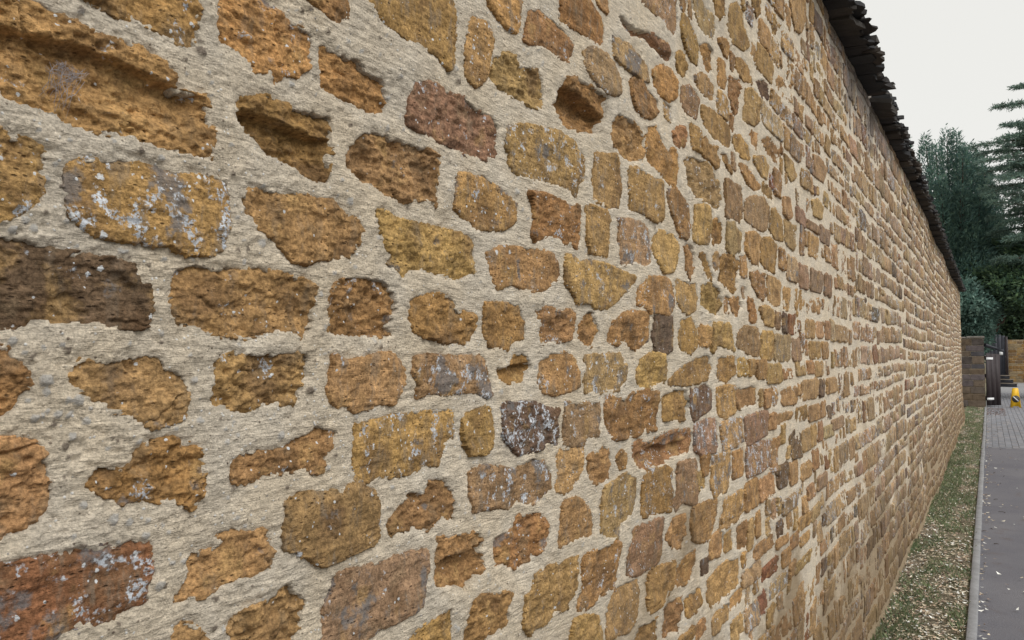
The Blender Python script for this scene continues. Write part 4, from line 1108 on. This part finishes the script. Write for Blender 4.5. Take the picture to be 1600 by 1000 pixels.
for i, (px, py, dp) in enumerate(tops):
    ap = P(px, py, dp); h = ap[2]-(1.5 if px < 1497 else 3.5); n = 7600 if h > 5 else 5000
    q = rg.rand(n)**0.75                      # 0 at the tip
    rad = (0.10+1.45*q**0.8)*(0.8+0.35*perlin(q*9, np.full(n, i*3.3), i))
    rr_ = rad*np.sqrt(rg.rand(n))**0.6; th = rg.rand(n)*6.283
    clump = 0.22*perlin(th*2.2+i*5, q*h*2.2, 40+i)
    rr_ = np.maximum(rr_*(1+1.6*clump), 0)
    pt_ = np.stack([ap[0]+rr_*np.cos(th), ap[1]+rr_*np.sin(th), ap[2]-q*h+0.10*rg.randn(n)], -1)
    D = unit(np.stack([np.cos(th)*.7, np.sin(th)*.7, np.full(n, .75)], -1)+0.55*rg.randn(n, 3))
    parts.append(leaf_cloud(pt_, D, 0.17, 0.042, DK, rg))
    tmb.tube([base+[0, 0, 1.5+0.2*i % 3], (base*.4+ap*.6)*[1, 1, .72], ap-[0, 0, .25]], [.13, .08, .015], 6)
tree('dark_conifer', 'dark blue-green conifer with many upright leaders rising behind the far end of the wall', base, tmb, *merge(parts))

# cedar with level, drooping boughs
rg = np.random.RandomState(33); parts = []; tmb = MB()
CD = [(0.127, 0.194, 0.166), (0.161, 0.235, 0.193), (0.098, 0.158, 0.138), (0.184, 0.258, 0.199)]
CL = [(0.072, 0.124, 0.074), (0.098, 0.163, 0.081), (0.058, 0.104, 0.074), (0.117, 0.176, 0.088)]
def bough(root, tip, width, n, cols, droop=0.25, parts=parts, thick=0.10, L=0.17, W=0.05):
    root, tip = np.array(root), np.array(tip); ax = tip-root; ln = np.linalg.norm(ax); side = unit(np.cross(ax, [0, 0, 1.0]))
    mid = (root+tip)/2+np.array([0, 0, droop*ln*.5])
    cv = lambda u: ((1-u)**2)[:, None]*root+(2*u*(1-u))[:, None]*mid+(u**2)[:, None]*tip
    tmb.tube(list(cv(np.linspace(0, 1, 6))), [.07, .055, .045, .035, .02, .008], 5)
    # side twigs carrying flat sprays
    nt2 = int(26*ln/3)+8
    per = max(8, n//nt2)
    for j in range(nt2):
        u = np.array([0.18+0.82*(j+rg.rand())/nt2]); p = cv(u)[0]; s = 1 if j % 2 else -1
        tl = width*(1.15-u[0]*.85)*rg.uniform(.3, 1.35)
        d = unit(side*s*rg.uniform(.5, 1)+unit(ax)*rg.uniform(.35, 1.0))+np.array([0, 0, rg.uniform(-.42, .12)])
        v = rg.rand(per)**0.8*tl
        pt_ = p+d*v[:, None]+rg.randn(per, 3)*np.array([.06, .06, thick*.45])-np.array([0, 0, 1])*(v**2*0.05)[:, None]
        D = unit(d*0.9+rg.randn(per, 3)*.55+np.array([0, 0, .12]))
        parts.append(leaf_cloud(pt_, D, L, W, cols, rg))
cb0 = P(1668, 580, 29.0); cb0[2] = 0
tmb.tube([cb0, cb0+[0, 0, 4], cb0+[.1, .1, 9], cb0+[0, 0, 13.5]], [.55, .45, .3, .08], 10)
BG = [((1554, 168, 28.5), .55, 172), ((1588, 134, 28.5), .4, 142), ((1524, 224, 28), .75, 222), ((1532, 250, 27.6), .5, 250), ((1572, 190, 28.6), .5, 196), ((1556, 282, 28), .9, 290), ((1562, 262, 29), .8, 262), ((1545, 290, 29.5), .8, 300),
      ((1552, 318, 28), .9, 335), ((1566, 345, 29), .8, 352), ((1572, 300, 28), .8, 320), ((1580, 375, 28.4), .8, 385), ((1585, 330, 29.4), .8, 345), ((1590, 250, 28), .7, 270), ((1595, 195, 28), .7, 215), ((1560, 405, 28.6), 1.0, 415), ((1540, 268, 30.5), .8, 262), ((1551, 335, 30.5), .9, 322), ((1566, 280, 27.5), .7, 270), ((1548, 360, 30), .9, 350), ((1570, 232, 29.5), .6, 228), ((1562, 385, 30.5), 1.0, 372), ((1536, 236, 29.4), .7, 238), ((1542, 300, 28.2), .9, 296), ((1576, 262, 28.2), .7, 252), ((1566, 215, 28.0), .6, 212), ((1578, 405, 29.2), 1.0, 398), ((1584, 310, 30.2), .9, 300)]
for (px, py, dp), wd, rpy in BG:
    root = cb0.copy(); root[2] = max(P(1668, rpy+rg.uniform(-22, 12), 29)[2], 1.0)
    bough(root, P(px, py+rg.uniform(-4, 6), dp), wd*1.1, 1100, CD, rg.uniform(0.10, 0.30), thick=0.05, L=0.14, W=0.032)
for (px, py, dp), wd, rpy in [((1528, 432, 29.5), 1.4, 420), ((1520, 462, 30), 1.4, 440), ((1536, 415, 31), 1.5, 400), ((1545, 448, 28.6), 1.3, 432), ((1530, 476, 30.5), 1.1, 458), ((1552, 462, 29.5), 1.0, 450), ((1568, 474, 29), .8, 460), ((1540, 390, 32), 1.4, 380), ((1582, 470, 28), 1.2, 455), ((1575, 430, 30), 1.4, 410), ((1590, 480, 29.6), .8, 466), ((1535, 470, 31.5), .9, 456), ((1575, 395, 30.5), 1.2, 395)]:
    root = cb0.copy(); root[2] = max(P(1668, rpy, 29)[2], 1.2)
    bough(root, P(px, py, dp), wd, 2400, CL, 0.10, thick=0.3, L=0.2, W=0.06)
for i in range(26):                            # boughs on the sides the photograph does not show
    a = rg.uniform(-0.5, 1.4); z0 = rg.uniform(3.0, 12.0); r0 = rg.uniform(2.0, 4.2)*(1.1-z0/20)
    root = cb0+np.array([0, 0, z0]); bough(root, root+np.array([math.cos(a)*r0, math.sin(a)*r0, -0.3]), .9, 900, CD if z0 > 6 else CL, 0.12)
tree('cedar_tree', 'cedar with level drooping grey-green boughs reaching in from the right edge', cb0, tmb, *merge(parts))

# broad dark trees beyond the far yard wall
rg = np.random.RandomState(8)
BT = [(0.05, 0.085, 0.05), (0.065, 0.11, 0.06), (0.04, 0.07, 0.048), (0.085, 0.13, 0.065)]
for nm_, lab_, spots in (('dark_evergreen', 'dark green evergreen tree standing behind the far yard wall at the right edge', [(1580, 500, 3.0), (1600, 470, 3.4), (1572, 478, 2.4), (1620, 500, 3.5), (1592, 522, 2.2), (1576, 520, 1.2)]),):
    parts = []; tmb = MB(); bb_ = P(spots[0][0], 580, 56.0); bb_[2] = 0
    for (px, py, r) in spots:
        c = P(px, py, 56.0+rg.uniform(-1.5, 1.5)); n = 3600
        d = unit(rg.randn(n, 3)); rr_ = r*(0.45+0.55*rg.rand(n))*(1+0.5*perlin(d[:, 0]*3+px, d[:, 2]*3+d[:, 1]*2, px))
        pt_ = c+d*rr_[:, None]*np.array([1, 1, .75])
        parts.append(leaf_cloud(pt_, unit(d*.5+rg.randn(n, 3)*.6), 0.34, 0.16, BT, rg))
        tmb.tube([bb_, (bb_+c)/2+[0, 0, .3], c], [.22, .15, .05], 6)
    tree(nm_, lab_, bb_, tmb, *merge(parts))
# blue-green shrub above the return wall
parts = []; tmb = MB(); sb = P(1516, 600, 29.5); sb[2] = 0
SH = [(0.11, 0.193, 0.165), (0.143, 0.231, 0.193), (0.088, 0.16, 0.138), (0.176, 0.264, 0.22)]
for (px, py, dp, r) in [(1500, 462, 29, .75), (1512, 478, 28.6, .75), (1530, 488, 28.9, .65), (1498, 498, 28.9, .7), (1520, 505, 28.8, .6), (1533, 502, 29.2, .42), (1485, 470, 29.5, .8), (1470, 500, 29.6, .9), (1510, 535, 29.2, .8), (1495, 560, 29.3, .8)]:
    c = P(px, py, dp); n = 2600
    d = unit(rg.randn(n, 3)); rr_ = r*(0.55+0.5*rg.rand(n))*(1+0.45*perlin(d[:, 0]*3+px, d[:, 2]*3+d[:, 1]*2, px))
    pt_ = c+d*rr_[:, None]*np.array([1, 1, .8])
    D = unit(d*.6+rg.randn(n, 3)*.6+[0, 0, .1])
    parts.append(leaf_cloud(pt_, D, 0.13, 0.065, SH, rg))
    tmb.tube([sb+[rg.uniform(-.1, .1), rg.uniform(-.1, .1), 0], (sb+c)/2, c], [.06, .045, .02], 6)
tree('blue_green_shrub', 'pale blue-green bushy shrub showing above the dark stone wall end', sb, tmb, *merge(parts), cat='shrub')

# ------------------------------------------------------------------ cobweb hanging in the hollow of the top left stone
rw = random.Random(6); wb = MB()
def wp(px, py, lift):
    t, zz = on_wall(px, py); return np.array([lift, t, zz])
A = [(88, 100), (100, 98), (112, 104), (124, 112), (118, 122), (104, 118), (92, 112)]
Bp = [(82, 140), (88, 150), (98, 172), (104, 176), (96, 140), (108, 132), (120, 118), (84, 132), (101, 160)]
for i in range(60):
    a = rw.choice(A); b = rw.choice(Bp+A)
    p0 = wp(a[0]+rw.uniform(-16, 16), a[1]+rw.uniform(-6, 6), rw.uniform(-.004, .003)); p1 = wp(b[0]+rw.uniform(-9, 9), b[1]+rw.uniform(-8, 8), rw.uniform(-.012, .0))
    pts = [p0+(p1-p0)*u+np.array([rw.uniform(-.001, .003), rw.uniform(-.0025, .0025), rw.uniform(-.003, .001)])*(0 < u < 1) for u in (0, .25, .5, .75, 1)]
    r0 = rw.uniform(.00005, .00016)
    wb.tube(pts, [r0, r0*rw.uniform(.8, 2.5), r0*rw.uniform(.8, 2.5), r0, r0*.8], 4)
web = wb.build('cobweb', M_WEB, None, tuple(wp(98, 130, 0))); tag(web, 'dusty grey cobweb hanging in the hollow of the large stone at top left', 'cobweb')
